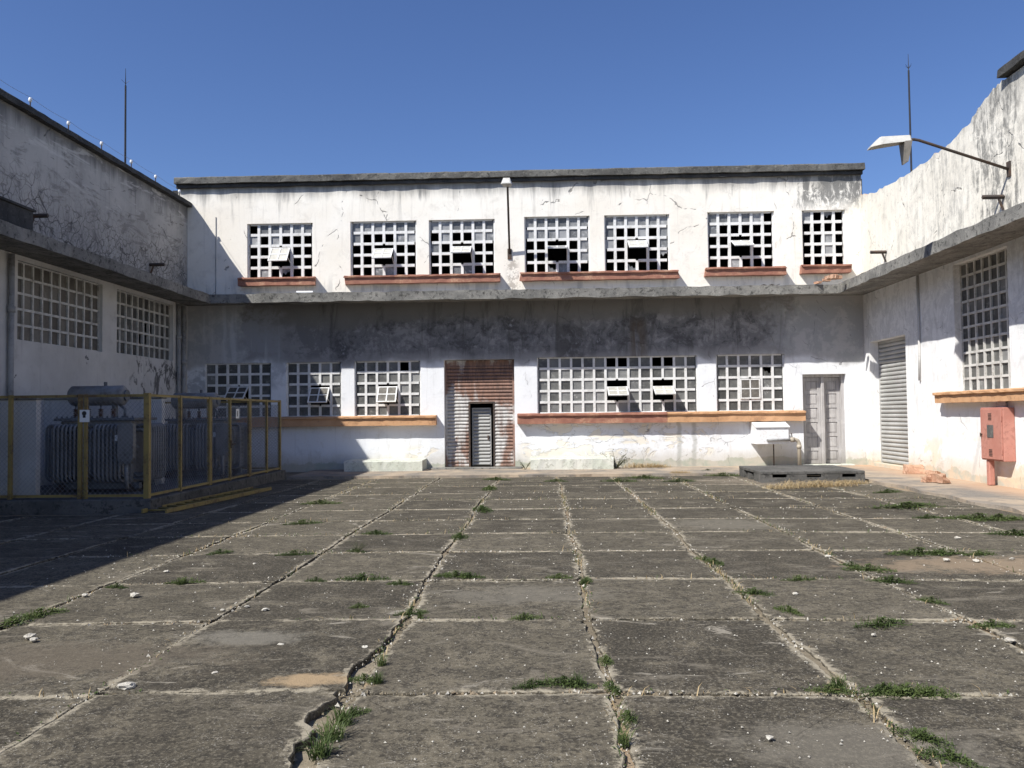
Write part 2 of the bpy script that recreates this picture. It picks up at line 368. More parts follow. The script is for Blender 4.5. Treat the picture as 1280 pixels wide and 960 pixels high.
def leaf(name, c1, c2):
    q = NT(name); oi = q.n('ShaderNodeObjectInfo'); a = q.noise(7, 3, .6)
    col = q.mix(q.st(q.m('ADD', q.mul(a, .7), q.mul(oi.outputs['Random'], .3)), .3, .7), c1, c2)
    q.done(col, .6, 0, .3); q.p.inputs['Transmission Weight'].default_value = 0
    t = q.n('ShaderNodeBsdfTranslucent'); q.put(col, t.inputs[0]); mx = q.n('ShaderNodeMixShader'); mx.inputs[0].default_value = .3
    q.l(q.p.outputs[0], mx.inputs[1]); q.l(t.outputs[0], mx.inputs[2]); q.l(mx.outputs[0], q.out.inputs[0])
    return q.mat
M['leaf'] = leaf('weed_leaf', (.055,.085,.024), (.10,.135,.042))
M['straw'] = leaf('dry_straw', (.42,.31,.16), (.52,.41,.24))
M['twig'] = leaf('dull_leaf', (.09,.10,.05), (.16,.15,.08))
M['stone'] = concrete('pale_rubble', (.62,.59,.52), (.50,.47,.41), dark=(.3,.28,.24), amt=.2, sc=4)
M['brick'] = concrete('brick_rubble', (.46,.27,.18), (.55,.37,.26), dark=(.3,.14,.09), amt=.3, lichen=(.66,.5,.38), sc=3)
M['sign'] = paint('sign_white', (.80,.80,.78), (.74,.74,.72), None, 0, .4)
M['black'] = paint('black_print', (.02,.02,.02), (.025,.025,.025), None, 0, .6)

# slab concrete: dark, gritty, worn pale along its rim
q = NT('yard_slab'); oi = q.n('ShaderNodeObjectInfo'); rnd = oi.outputs['Random']
at = q.n('ShaderNodeAttribute'); at.attribute_name = 'rim'; rim = at.outputs['Fac']
big = q.noise(.42, 5, .6, .2); mid = q.noise(2.4, 6, .65, .5); fn = q.noise(38, 5, .75); sp = q.noise(95, 2, .5); pit = q.noise(17, 6, .75)
med = q.noise(6.5, 8, .78, .4, (3,3,3)); sm = q.noise((1.1,2.6,1), 7, .7, 1.2, (4,9,0))
col = q.mix(q.st(q.m('ADD', q.mul(big, .5), q.mul(rnd, .5)), .25, .75), (.046,.040,.030), (.104,.091,.067))
col = q.mix(q.mul(q.st(mid, .46, .70), .65), col, (.170,.147,.106))
col = q.mix(q.mul(q.st(med, .47, .58), .7), col, (.038,.034,.027))
col = q.mix(q.mul(q.st(pit, .50, .58), .7), col, (.027,.024,.019))
col = q.mix(q.mul(q.st(fn, .51, .60), .5), col, (.195,.172,.128))
col = q.mix(q.mul(q.st(sp, .63, .70), q.st(mid, .38, .55), .8), col, (.34,.32,.28))
col = q.mix(q.mul(q.st(sm, .54, .68), q.st(med, .36, .56), .75), col, (.19,.168,.132))
col = q.mix(q.mul(q.st(q.noise((.9,2.2,1), 8, .75, 1.5, (14,2,0)), .60, .66), .8), col, (.27,.245,.20))
lo = q.noise(.8, 4, .6, .3, (8,1,0))
ed = q.m('ADD', q.mul(rim, q.m('ADD', .6, q.mul(q.st(lo, .36, .62), .42))), q.mul(q.m('SUBTRACT', q.noise(10, 9, .8, .6), .5), 3.0))
col = q.mix(q.mul(q.st(ed, .52, .95), .8), col, (.34,.302,.23))
for (cx, cy, rx, ry, cc, am) in ((4.6,8.9,1.5,.5,(.27,.205,.14),.7), (3.4,4.2,1.1,.6,(.27,.235,.175),.75), (1.5,4.15,.6,.4,(.19,.172,.14),.5), (-1.4,5.1,.34,.13,(.34,.25,.15),.85),
                                 (5.9,19.6,2.6,1.3,(.25,.21,.16),.55), (2.6,12.2,.9,.6,(.17,.155,.125),.6), (-.2,7.6,.8,.4,(.16,.146,.12),.6), (-3.2,5.6,1.2,.5,(.12,.10,.075),.6), (-2.2,6.1,.5,.2,(.2,.185,.155),.6)):
    dx = q.m('DIVIDE', q.m('SUBTRACT', q.x, cx), rx); dy = q.m('DIVIDE', q.m('SUBTRACT', q.y, cy), ry)
    d = q.m('ADD', q.m('ADD', q.m('MULTIPLY', dx, dx), q.m('MULTIPLY', dy, dy)), q.mul(q.m('SUBTRACT', med, .5), 4.0))
    d = q.m('ADD', d, q.mul(q.m('SUBTRACT', mid, .5), 3.0))
    col = q.mix(q.mul(q.st(d, 1.35, .1), am), col, cc)
q.bump(q.m('ADD', q.m('ADD', q.mul(pit, .5), q.mul(fn, .5)), q.mul(sp, .4)), .7, .012)
M['slab'] = q.done(col, .92, 0, .2)
q = NT('sandy_earth'); a = q.noise(1.2, 6, .65, .3); b = q.noise(24, 5, .75); c = q.noise(.35, 3, .5)
col = q.mix(q.st(a, .36, .64), (.27,.232,.17), (.17,.142,.10)); col = q.mix(q.mul(q.st(b, .5, .7), .55), col, (.10,.088,.065)); col = q.mix(q.mul(q.st(c, .5, .65), .5), col, (.36,.25,.155))
q.bump(b, .7, .02); M['earth'] = q.done(col, .97, 0, .1)
q = NT('dusty_walkway'); a = q.noise(.8, 6, .65, .5); b = q.noise(24, 5, .75); c = q.noise(3.2, 6, .7, .4)
col = q.mix(q.st(a, .38, .62), (.40,.325,.245), (.22,.20,.175)); col = q.mix(q.mul(q.st(c, .52, .66), .6), col, (.14,.13,.115)); col = q.mix(q.mul(q.st(b, .55, .7), .4), col, (.50,.45,.38))
col = q.mix(q.mul(q.st(q.x, 8.0, 8.9), q.st(a, .3, .55), .7), col, (.52,.34,.22))
q.bump(q.m('ADD', b, c), .6, .02); M['walk'] = q.done(col, .95, 0, .15)

# ------------------------------------------------------------------ main dimensions (metres; camera at the origin, 1.6 up)
D, LX, RX, CP = 24.5, -10.4, 9.2, 1.1        # back wall, left wall, right wall, canopy overhang
CZ0, CZ1 = 4.80, 5.05                        # canopy under- and upper edge
YN = -5.0                                    # near end of the two wings

# ------------------------------------------------------------------ ground and slabs
gm = MB()
G = 1500
gm.face([(-G,-G,-.022),(G,-G,-.022),(G,G,-.022),(-G,G,-.022)])
ground = tag(gm.build('ground', M['earth']), kind='structure')
XJ = [-10.38,-9.9+.15,-8.45,-7.0,-5.6,-4.17,-2.61,-1.12,.37,1.73,3.17,4.6,6.0,7.2]
YJ = [-4.7,-3.1,-1.5,.1,1.7,3.3,4.93,6.66,8.24,9.95,11.45,12.93,14.34,15.9,17.24,18.9,20.1,21.5]
rs = random.Random(5)
node = {}
for i, x in enumerate(XJ):
    for j, y in enumerate(YJ):
        crown = -.00022*(x-.5)**2*8
        node[i,j] = Vector((x + rs.uniform(-.045,.045) - (.0 if i else 0), y + rs.uniform(-.03,.03) - .0075*(x-.2)**2, 0))
def slab(i, j):
    A, B, Cc, Dd = node[i,j], node[i+1,j], node[i+1,j+1], node[i,j+1]
    far = A.y > 11
    ns = 14 if far else 34
    def gap(vert, idx, jj):
        if vert:
            g = .010
            if idx == 7 and jj in (5,6): g = .02
            elif idx in (8,9): g = .015
            elif idx == 6 and jj < 8: g = .004
            return g
        g = .005
        if idx == 6 and i in (6,7,8,9): g = .014
        if i in (5,6) and idx in (6,) : g = .006
        return g
    gl, gr_, gb, gt = gap(1,i,j), gap(1,i+1,j), gap(0,j,j), gap(0,j+1,j)
    pts = []
    sides = ((A,B,Vector((0,1,0)),gb),(B,Cc,Vector((-1,0,0)),gr_),(Cc,Dd,Vector((0,-1,0)),gt),(Dd,A,Vector((1,0,0)),gl))
    sd = rs.uniform(0, 100)
    for k, (p, q_, inn, g) in enumerate(sides):
        prev = sides[k-1]
        for t in range(ns):
            u = t/ns; c = p.lerp(q_, u)
            amp = .012 + g*.6
            off = g + abs(mnoise.noise(Vector((c.x*3.1, c.y*3.1, sd+k*7))))*amp*1.7 + mnoise.noise(Vector((c.x*11, c.y*11, sd+k*3)))*amp*.55 + rs.uniform(-.5,.5)*amp*.55
            corner = min(u, 1-u)
            if corner < .07: off += rs.uniform(0,.028)
            v = c + inn*max(off, .003)
            if t == 0: v += prev[2]*(prev[3] + rs.uniform(0,.02))
            pts.append(v)
    if (i, j) == (6, 5):                    # the broken edge beside the open crack
        for n_, v in enumerate(pts):
            if v.x > XJ[7]-.16: v.x -= .10*abs(mnoise.noise(Vector((0, v.y*3.3, 3.3)))) + .05*abs(mnoise.noise(Vector((0, v.y*13, 1.3)))) + (.05 if 4.35 < v.y < 4.55 else 0)
    if (i, j) == (6, 6):
        for v in pts:
            if v.x > XJ[7]-.16 and v.y < 5.9: v.x -= .06*max(0, 1-abs(v.y-5.35)/.55)
    cen = (A+B+Cc+Dd)/4
    z0 = rs.uniform(-.006,.006); tx, ty = rs.uniform(-.004,.004), rs.uniform(-.004,.004)
    if (i, j) in ((6,5),): z0 += .028; tx = .01
    if (i, j) == (6,6): z0 += .014; tx = .006
    def zf(p, dz): return Vector((p.x, p.y, z0 + tx*(p.x-cen.x) + ty*(p.y-cen.y) + dz))
    def inset(p, d):
        q_ = p - cen; L = q_.length; return cen + q_*max(0, (L-d)/L)
    rings = [[zf(p, -.075) for p in pts], [zf(p, -.007) for p in pts], [zf(inset(p, .008), 0) for p in pts], [zf(inset(p, .13), .001) for p in pts]]
    rimv = [0, .6, 1.0, 0]
    n = len(pts); V = []; F = []; rimc = []
    for r_, rv in zip(rings, rimv):
        V += [tuple(v) for v in r_]; rimc += [rv]*n
    for r_ in range(3):
        for k in range(n): F.append((r_*n+k, r_*n+(k+1)%n, (r_+1)*n+(k+1)%n, (r_+1)*n+k))
    V.append(tuple(zf(cen, .001))); rimc.append(0)
    for k in range(n): F.append((3*n+k, 3*n+(k+1)%n, 4*n))
    me = bpy.data.meshes.new('slab'); me.from_pydata(V, [], F); me.materials.append(M['slab'])
    at = me.attributes.new('rim', 'FLOAT', 'POINT'); at.data.foreach_set('value', rimc)
    link('slab', me, ground)
for i in range(len(XJ)-1):
    for j in range(len(YJ)-1):
        if XJ[i+1] < -6.5 and YJ[j+1] > 14.4: continue      # transformer platform stands there
        slab(i, j)

def ragged(name, pts, z0, z1, mat, seed, amp=.08, step=.35, jag=None):
    P = []; r_ = random.Random(seed)
    for k in range(len(pts)):
        a, b = Vector(pts[k]), Vector(pts[(k+1) % len(pts)]); n = max(1, int((b-a).length/step))
        for t in range(n):
            c = a.lerp(b, t/n); nd = (b-a).normalized(); pr = Vector((-nd.y, nd.x))
            if jag is None or jag[k]: c = c + pr*(mnoise.noise(Vector((c.x*1.3, c.y*1.3, seed)))*amp*1.6 + r_.uniform(-amp,amp)*.3)
            P.append(c)
    m = MB(); m.prism([(p.x, p.y, z0) for p in P], (0,0,z0), (0,0,z1), 0)
    return m.build(name, mat)
wk = tag(ragged('walkway', [(7.27,YN),(9.22,YN),(9.22,24.52),(-6.6,24.52),(-6.6,21.75),(7.27,21.75)], -.04, .045, M['walk'], 3, .10, .3, (0,0,0,0,1,1)), kind='structure')

# ------------------------------------------------------------------ buildings
def wall_mesh(mp, u0, u1, v0, v1, ops, t, name, mats, parent, step=None):
    us = sorted({u0, u1, *[a for o in ops for a in o[:2]]}); vs = sorted({v0, v1, *[a for o in ops for a in o[2:]]})
    m = MB()
    def inside(u, v): return any(o[0] < u < o[1] and o[2] < v < o[3] for o in ops)
    for a, b in zip(us, us[1:]):
        for c, d in zip(vs, vs[1:]):
            if inside((a+b)/2, (c+d)/2): continue
            m.face([mp(a,c,0), mp(b,c,0), mp(b,d,0), mp(a,d,0)]); m.face([mp(a,c,t), mp(a,d,t), mp(b,d,t), mp(b,c,t)], 1)
    for (a, b, c, d) in ops:
        for p, q_ in (((a,c),(b,c)),((b,c),(b,d)),((b,d),(a,d)),((a,d),(a,c))):
            m.face([mp(*p,0), mp(*q_,0), mp(*q_,t), mp(*p,t)])
    for p, q_ in (((u0,v0),(u1,v0)),((u1,v0),(u1,v1)),((u1,v1),(u0,v1)),((u0,v1),(u0,v0))):
        m.face([mp(*p,0), mp(*q_,0), mp(*q_,t), mp(*p,t)])
    import bmesh
    me = m.mesh(name, mats); bm = bmesh.new(); bm.from_mesh(me); bmesh.ops.remove_doubles(bm, verts=bm.verts, dist=1e-5)
    bmesh.ops.recalc_face_normals(bm, faces=bm.faces); bm.to_mesh(me); bm.free()
    return link(name, me, parent)
MPB = lambda u, v, w_: (u, D+w_, v)
MPL = lambda u, v, w_: (LX-w_, u, v)
MPR = lambda u, v, w_: (RX+w_, u, v)

def ubox(m, mp, a, b, c, d, w0, w1, mi=0):
    m.hexa([mp(a,c,w0), mp(b,c,w0), mp(b,c,w1), mp(a,c,w1), mp(a,d,w0), mp(b,d,w0), mp(b,d,w1), mp(a,d,w1)], mi)

rw = random.Random(21)
def window(mp, u0, u1, v0, v1, cols, rows, parent, barm, gl, rec=.08, bw=.075, sashes=(), missing=(), broken=(), special=None, flip=False, dep=.075):
    """grid of bars with separate panes; cells counted from the left (as seen) and from the top"""
    m = MB(); pu, pv = (u1-u0)/cols, (v1-v0)/rows
    insash = {(c+a, r+b) for (c, r, *_) in sashes for a in (0,1) for b in (0,1)}
    for i in range(cols+1):
        c = u0+i*pu; a, b = c-bw/2, c+bw/2
        if i == 0: a = u0
        if i == cols: b = u1
        seg = v0
        for r in range(rows):                                      # bottom to top
            top = v1-(rows-1-r)*pv
            rr = rows-1-r
            skip = (i-1, rr) in insash and (i, rr) in insash and any(s[0] == i-1 for s in sashes)
            if not skip: ubox(m, mp, a, b, v0+r*pv, v0+(r+1)*pv, rec, rec+dep)
    for k in range(rows+1):
        c = v1-k*pv; a, b = c-bw/2, c+bw/2
        if k == 0: b = v1
        if k == rows: a = v0
        for i in range(cols):
            if any(s[0] <= i <= s[0]+1 and s[1] == k-1 for s in sashes): continue
            ubox(m, mp, u0+i*pu+(bw if i == 0 else bw/2), u0+(i+1)*pu-(bw if i == cols-1 else bw/2), a, b, rec+.004, rec+dep-.004)
    o = m.build('window', barm, parent)
    ow, oh = pu-bw+.012, pv-bw+.012
    pm = {}
    def pane_mesh(mat, kind=0):
        if (mat.name, kind) in pm: return pm[mat.name, kind]
        mb = MB()
        c0 = Vector(mp(0,0,0))
        f = lambda u, v, w_: Vector(mp(u,v,w_))-c0
        if kind == 0: poly = [(-.5,-.5),(.5,-.5),(.5,.5),(-.5,.5)]
        elif kind == 1: poly = [(-.5,-.5),(.5,-.5),(.5,-.1),(.22,-.25),(.05,.05),(-.2,-.05),(-.33,.3),(-.5,.2)]
        else: poly = [(-.5,.5),(-.5,-.1),(-.28,.08),(-.1,-.2),(.12,.15),(.3,.1),(.5,.38),(.5,.5)]
        mb.prism([f(a*ow, b*oh, 0) for a, b in poly], f(0,0,0), f(0,0,.006))
        pm[mat.name, kind] = mb.mesh('pane', mat); return pm[mat.name, kind]
    for r in range(rows):
        for c in range(cols):
            if (c, r) in insash or (c, r) in missing: continue
            mat = gl
            if special and (c, r) in special: mat = special[c, r]
            kind = rw.choice((1,2)) if (c, r) in broken else 0
            p = Vector(mp(u0+(c+.5)*pu, v1-(r+.5)*pv, rec+.035+rw.uniform(-.006,.006)))
            e = link('pane', pane_mesh(mat, kind), None, p); e.parent = o
            if kind == 0: e.rotation_euler = (rw.uniform(-.012,.012), 0, rw.uniform(-.012,.012))
    for (c, r, ang, drop, gm_) in sashes:
        mb = MB(); W, H = 2*pu-bw-.012, 2*pv-bw-.012
        uc = u0+(c+1)*pu; vt = v1-r*pv-bw/2-.012-drop; w0 = rec+.02
        ca, sa = math.cos(R(ang)), math.sin(R(ang))
        def sp(a, b, n): return mp(uc+a, vt-b*ca+n*sa, w0-b*sa-n*ca)
        def sbox(a0, a1, b0, b1, n0, n1, mi=0): mb.hexa([sp(a0,b0,n0),sp(a1,b0,n0),sp(a1,b0,n1),sp(a0,b0,n1),sp(a0,b1,n0),sp(a1,b1,n0),sp(a1,b1,n1),sp(a0,b1,n1)], mi)
        fw = .035
        for a0, a1 in ((-W/2,-W/2+fw),(W/2-fw,W/2),(-fw/2,fw/2)): sbox(a0, a1, 0, H, 0, .035)
        for b0, b1 in ((0,fw),(H-fw,H),(H/2-fw/2,H/2+fw/2)):
            sbox(-W/2+fw, -fw/2, b0, b1, .002, .033); sbox(fw/2, W/2-fw, b0, b1, .002, .033)
        for sx in (-1,1):
            for b0, b1 in ((fw,H/2-fw/2),(H/2+fw/2,H-fw)):
                a0, a1 = (fw/2, W/2-fw) if sx > 0 else (-W/2+fw, -fw/2)
                sbox(a0-.003, a1+.003, b0-.003, b1+.003, .014, .02, 1)
        if ang > 3:                                              # stay arm
            mb.tube([mp(uc+W/2+.012, vt-H*.8, w0+.01), sp(W/2+.005, H*.75, .01)], .008, 5)
        e = mb.build('vent_sash', [barm, gm_]); e.parent = o
    return o

def slats(mp, u0, u1, v0, v1, pitch, w_, mat, parent, name='slat', holes=None):
    n = int(round((v1-v0)/pitch)); pitch = (v1-v0)/n
    prof = [(0,.006),(.1,-.022),(.3,-.036),(.58,-.036),(.82,-.018),(.9,.006),(1,.012)]
    cache = {}
    for k in range(n):
        segs = [(u0,u1)]
        if holes and v0+(k+.5)*pitch < holes[2]: segs = [(u0,holes[0]),(holes[1],u1)]
        for a, b in segs:
            key = (a,b)
            if key not in cache:
                mb = MB(); c0 = Vector(mp((a+b)/2, 0, 0)); L = (b-a)/2
                f = lambda u, v, w__: Vector(mp((a+b)/2+u, v, w__))-c0
                for (p, w0), (p2, w1) in zip(prof, prof[1:]):
                    mb.face([f(-L,p*pitch,w0), f(L,p*pitch,w0), f(L,p2*pitch,w1), f(-L,p2*pitch,w1)])
                    mb.face([f(-L,p*pitch,w0+.012), f(-L,p2*pitch,w1+.012), f(L,p2*pitch,w1+.012), f(L,p*pitch,w0+.012)])
                cache[key] = mb.mesh('slat', mat)
            e = link(name, cache[key], None, Vector(mp((a+b)/2, v0+k*pitch, w_)))
            e.parent = parent; e.rotation_euler = (rw.uniform(-.006,.006), rw.uniform(-.002,.002), 0)

# ---- back building
bb = thing('factory_building', (-.7, D, 0), 'two storey cream block with black coping closing the end of the yard, rusty shutter below', 'building')
XL, XR = -10.68, 9.24
ZB = .0
upw = [(-8.62,-6.67,5.66,7.28),(-5.56,-3.61,5.66,7.29),(-3.25,-1.32,5.66,7.29),(-.46,1.44,5.67,7.33),(1.86,3.74,5.68,7.33),(4.83,6.74,5.72,7.36),(7.53,8.76,5.75,7.36)]
low = [(-9.88,-7.91,1.58,3.17,6),(-7.46,-5.84,1.58,3.17,5),(-5.46,-3.52,1.58,3.18,6),(-.14,4.47,1.6,3.22,14),(5.0,6.94,1.6,3.23,6)]
SH = (-2.84,-.80,.06,3.19); DR = (7.44,8.66,.06,2.64)
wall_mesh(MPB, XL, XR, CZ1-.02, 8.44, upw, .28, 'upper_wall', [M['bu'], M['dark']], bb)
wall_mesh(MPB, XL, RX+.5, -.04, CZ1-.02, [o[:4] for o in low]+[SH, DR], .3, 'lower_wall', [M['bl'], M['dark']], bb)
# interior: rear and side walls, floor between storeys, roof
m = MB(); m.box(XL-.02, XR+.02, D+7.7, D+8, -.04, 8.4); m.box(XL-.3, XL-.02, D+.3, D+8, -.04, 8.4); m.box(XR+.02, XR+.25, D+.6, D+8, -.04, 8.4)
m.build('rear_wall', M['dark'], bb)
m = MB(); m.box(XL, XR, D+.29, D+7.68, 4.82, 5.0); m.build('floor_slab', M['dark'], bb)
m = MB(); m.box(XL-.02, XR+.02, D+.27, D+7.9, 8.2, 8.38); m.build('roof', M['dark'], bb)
m = MB()
NP = 26                                                         # coping: weathered top edge over a sooty lip
def coping(name, p0, p1, wdt, z0, z1, mat, parent, out, seed, n=40):
    p0, p1 = Vector(p0), Vector(p1); mb = MB(); rr = random.Random(seed); rings = []
    o_ = Vector(out)
    for k in range(n+1):
        c = p0.lerp(p1, k/n); j = lambda s=.012: rr.uniform(-s, s)
        a = c - o_*wdt[0]; b = c + o_*wdt[1]
        rings.append([Vector((a.x, a.y, z0)), Vector((b.x+o_.x*j(), b.y+o_.y*j(), z0+j())), Vector((b.x+o_.x*j(), b.y+o_.y*j(), z1-.03+j())), Vector((b.x-o_.x*.03, b.y-o_.y*.03, z1+j(.008))), Vector((a.x, a.y, z1+j(.008)))])
    base = 0
    for r_ in rings: mb.v += [tuple(v) for v in r_]
    for k in range(n):
        for t in range(5): mb.f.append((k*5+t, k*5+(t+1)%5, (k+1)*5+(t+1)%5, (k+1)*5+t)); mb.m.append(0)
    mb.f.append((0,1,2,3,4)); mb.m.append(0); mb.f.append(tuple(n*5+t for t in (4,3,2,1,0))); mb.m.append(0)
    return mb.build(name, mat, parent)
coping('coping', (XL-.06,D,0), (XR+.06,D,0), (.4,.17), 8.47, 8.665, M['coping'], bb, (0,-1,0), 1, 90)
coping('coping_lip', (XL-.02,D,0), (XR+.02,D,0), (.3,.09), 8.36, 8.468, M['copdark'], bb, (0,-1,0), 2, 90)

def canopy(name, rows, mat, parent, n=46, seed=0):
    """rows: list of (front_top, front_bottom, wall_bottom, wall_top) point tuples; ragged front edge"""
    rr = random.Random(seed); mb = MB(); A, B = rows
    for k in range(n+1):
        t = k/n
        pts = [Vector(a).lerp(Vector(b), t) for a, b in zip(A, B)]
        if 0 < k < n:
            for q_ in (0, 1):
                pts[q_].z += rr.uniform(-.014,.014) + .02*mnoise.noise(Vector((t*40, q_*5, seed)))
        mb.v += [tuple(p) for p in pts]
    for k in range(n):
        for s_ in range(4): mb.f.append((k*4+s_, k*4+(s_+1)%4, (k+1)*4+(s_+1)%4, (k+1)*4+s_)); mb.m.append(0)
    mb.f.append((0,1,2,3)); mb.m.append(0); mb.f.append(tuple(n*4+t for t in (3,2,1,0))); mb.m.append(0)
    return mb.build(name, mat, parent)
fl, fr, fy = LX+CP, RX-CP, D-CP
e_ = .003
canopy('canopy', [((fl,fy,CZ1),(fl,fy,CZ0),(LX-.0,D-e_,CZ0+.08),(LX,D-e_,CZ1+.03)), ((fr,fy,CZ1),(fr,fy,CZ0),(RX,D-e_,CZ0+.08),(RX,D-e_,CZ1+.03))], M['canopy'], bb, 70, 3)

# panes missing in the upper windows (column, row), read from the photograph
def grid(s): return {(c, r) for r, line in enumerate(s.split('/')) for c, ch in enumerate(line) if ch == '.'}
def grd(s, ch_): return {(c, r) for r, line in enumerate(s.split('/')) for c, ch in enumerate(line) if ch == ch_}
UP = ['.#####/#.#.../.. .. /....../.#.b..'.replace(' ', '.'), '######/#...##/....../....../..##..', '######/.#..##/#...../....../..##..', '######/######/.....#/.....#/..b#..',
      '######/#..#.#/#....#/.....b/..b...', '#####./#...../....../....../..#...', '#.b./..../..#./..#./....']
US = [(2,2,38,.03,M['glass_sash']),(2,2,52,.12,M['glass_sash']),(2,2,62,.1,M['glass_sash']),(2,2,74,.16,M['glass_s']),(2,2,60,.05,M['glass_sash']),(2,2,66,.14,M['glass_sash'])]
for k, (a, b, c, d) in enumerate(upw):
    window(MPB, a, b, c, d, 6 if k < 6 else 4, 5, bb, M['bar'], M['glass_u'], .07, .078, [US[k]] if k < 6 else [], grid(UP[k]), grd(UP[k], 'b'))
LS = [[(2,2,50,.02,M['glass_s'])], [(2,2,38,.07,M['glass_s'])], [(2,2,36,.07,M['glass_s'])], [(6,2,64,.2,M['glass_sash']),(10,2,66,.2,M['glass_sash'])], [(2,2,1.5,0,M['glass_s'])]]
LMISS = [set(), set(), {(4,0)}, {(6,0),(7,0),(10,0),(11,0)}, set()]
LBR = [set(), set(), set(), set(), {(4,1)}]
for k, (a, b, c, d, n) in enumerate(low):
    spc = {(cc, r): rw.choice((M['glass_d'], M['glass_l'])) for cc in range(n) for r in range(1,5)} if k == 3 else {(cc, r): M['glass_d'] for cc in range(n) for r in range(5) if rw.random() < .14}
    window(MPB, a, b, c, d, n, 5, bb, M['bar'], M['glass_l'], .06, .068, LS[k], LMISS[k], LBR[k], spc)

def sill(mp, u0, u1, z0, z1, out, mat, parent, seed, chips=True):
    """a projecting lintel-like sill; thin cap over a beam, ends broken"""
    rr = random.Random(seed); mb = MB(); n = max(4, int((u1-u0)/.16))
    prof = [(.0,z0),(-out+.05,z0),(-out+.05,z1-.06),(-out,z1-.055),(-out,z1-.012),(-out+.02,z1),(.0,z1+.02)]
    for k in range(n+1):
        u = u0+(u1-u0)*k/n
        for (w_, z) in prof:
            e = 0
            if chips and k in (0,n): e = rr.uniform(0,.07)*(1 if k == 0 else -1)
            mb.v.append(mp(u+e, z+rr.uniform(-.006,.006), w_+(rr.uniform(-.006,.008) if w_ else -.001)))
    P = len(prof)
    for k in range(n):
        for t in range(P): mb.f.append((k*P+t, k*P+(t+1)%P, (k+1)*P+(t+1)%P, (k+1)*P+t)); mb.m.append(0)
    mb.f.append(tuple(range(P))); mb.m.append(0); mb.f.append(tuple(n*P+t for t in range(P))[::-1]); mb.m.append(0)
    return mb.build('sill', mat, parent)
for k, (a, b, z) in enumerate(((-8.85,-6.52,5.655),(-5.72,-1.14,5.655),(-.62,3.98,5.665),(4.68,7.02,5.715),(7.4,8.85,5.745))):
    sill(MPB, a, b, z-.235, z, .27, M['sill_r'], bb, k)
sill(MPB, -10.1, -3.06, 1.30, 1.575, .28, M['sill_o'], bb, 8, False)
s_ = sill(MPB, -.72, 3.55, 1.31, 1.592, .27, M['sill_r'], bb, 9, False)
sill(MPB, 3.552, 7.44, 1.312, 1.594, .272, M['sill_o'], bb, 10, False)

# roller shutter with wicket door
sh = MB(); sh.box(SH[0]+.005, SH[0]+.07, D+.235, D+.30, .06, 3.18); sh.box(SH[1]-.07, SH[1]-.005, D+.235, D+.30, .06, 3.18); sh.box(SH[0]+.07, SH[1]-.07, D+.24, D+.298, 3.02, 3.18)
sho = sh.build('roller_shutter', M['rust'], bb); sho['label'] = 'roller shutter with broad rust stains and a small wicket door'
WK = (-2.13,-1.42,1.92)
slats(MPB, SH[0]+.065, SH[1]-.065, .07, 3.04, .104, .27, M['rust'], sho, holes=WK)
m = MB()
for a, b in ((WK[0]-.03,WK[0]+.02),(WK[1]-.02,WK[1]+.03)): m.box(a, b, D+.228, D+.34, .07, WK[2])
m.box(WK[0]-.03, WK[1]+.03, D+.227, D+.341, WK[2]+.002, WK[2]+.055)
wdo = m.build('wicket_door', M['iron'], bb)
m = MB(); m.box(WK[0]+.06, WK[0]+.10, D+.44, D+.48, .1, 1.74); m.box(WK[1]-.13, WK[1]-.09, D+.44, D+.48, .1, 1.74); m.box(WK[0]+.06, WK[1]-.09, D+.438, D+.482, 1.742, 1.79)
f_ = m.build('door_frame', M['galv']); f_.parent = wdo
slats(MPB, WK[0]+.1, WK[1]-.13, .1, 1.74, .104, .46, M['galv'], wdo)
m = MB(); m.box(WK[1]-.2, WK[1]-.15, D+.405, D+.432, .85, .98); f_ = m.build('latch', M['iron']); f_.parent = wdo
m = MB(); m.box(SH[0]-.35, SH[1]+.2, D-.45, D+.02, .04, .085); m.build('threshold', M['canopy'], bb, bevel=.01)

# double wooden door
x0, x1, z0, z1 = DR
m = MB(); m.box(x0, x0+.06, D+.21, D+.32, z0, z1); m.box(x1-.08, x1, D+.16, D+.32, z0, z1); m.box(x0+.06, x1-.08, D+.212, D+.318, z1-.09, z1)
m.build('door_frame', M['wood'], bb)
def leaf_door(a, b, y, nm):
    mb = MB(); fw = .085; H0, H1 = z0+.02, z1-.1; n = 6
    mb.box(a, a+fw, y, y+.05, H0, H1); mb.box(b-fw, b, y, y+.05, H0, H1)
    zs = [H0+(H1-H0)*k/n for k in range(n+1)]
    for k, z in enumerate(zs):
        q0, q1 = (z, z+.09) if k == 0 else ((z-.09, z) if k == n else (z-.045, z+.045))
        mb.box(a+fw, b-fw, y+.003, y+.047, q0, q1)
    o = mb.build('door_leaf', M['wood'], bb)
    for k in range(n):
        q0 = zs[k]+(.09 if k == 0 else .045); q1 = zs[k+1]-(.09 if k == n-1 else .045)
        pmb = MB(); i_ = .045
        ax, bx = a+fw, b-fw
        o1 = [(ax,y+.03,q0),(bx,y+.03,q0),(bx,y+.03,q1),(ax,y+.03,q1)]; i1 = [(ax+i_,y+.014,q0+i_),(bx-i_,y+.014,q0+i_),(bx-i_,y+.014,q1-i_),(ax+i_,y+.014,q1-i_)]
        pmb.face(i1)
        for t in range(4): pmb.face([o1[t], o1[(t+1)%4], i1[(t+1)%4], i1[t]])
        pmb.face([(ax,y+.04,q0),(ax,y+.04,q1),(bx,y+.04,q1),(bx,y+.04,q0)])
        for t in range(4):
            p, r_ = o1[t], o1[(t+1)%4]; pmb.face([p, (p[0],y+.04,p[2]), (r_[0],y+.04,r_[2]), r_])
        e = pmb.build('panel', M['wood']); e.parent = o
    return o
mx = (x0+x1)/2-.01
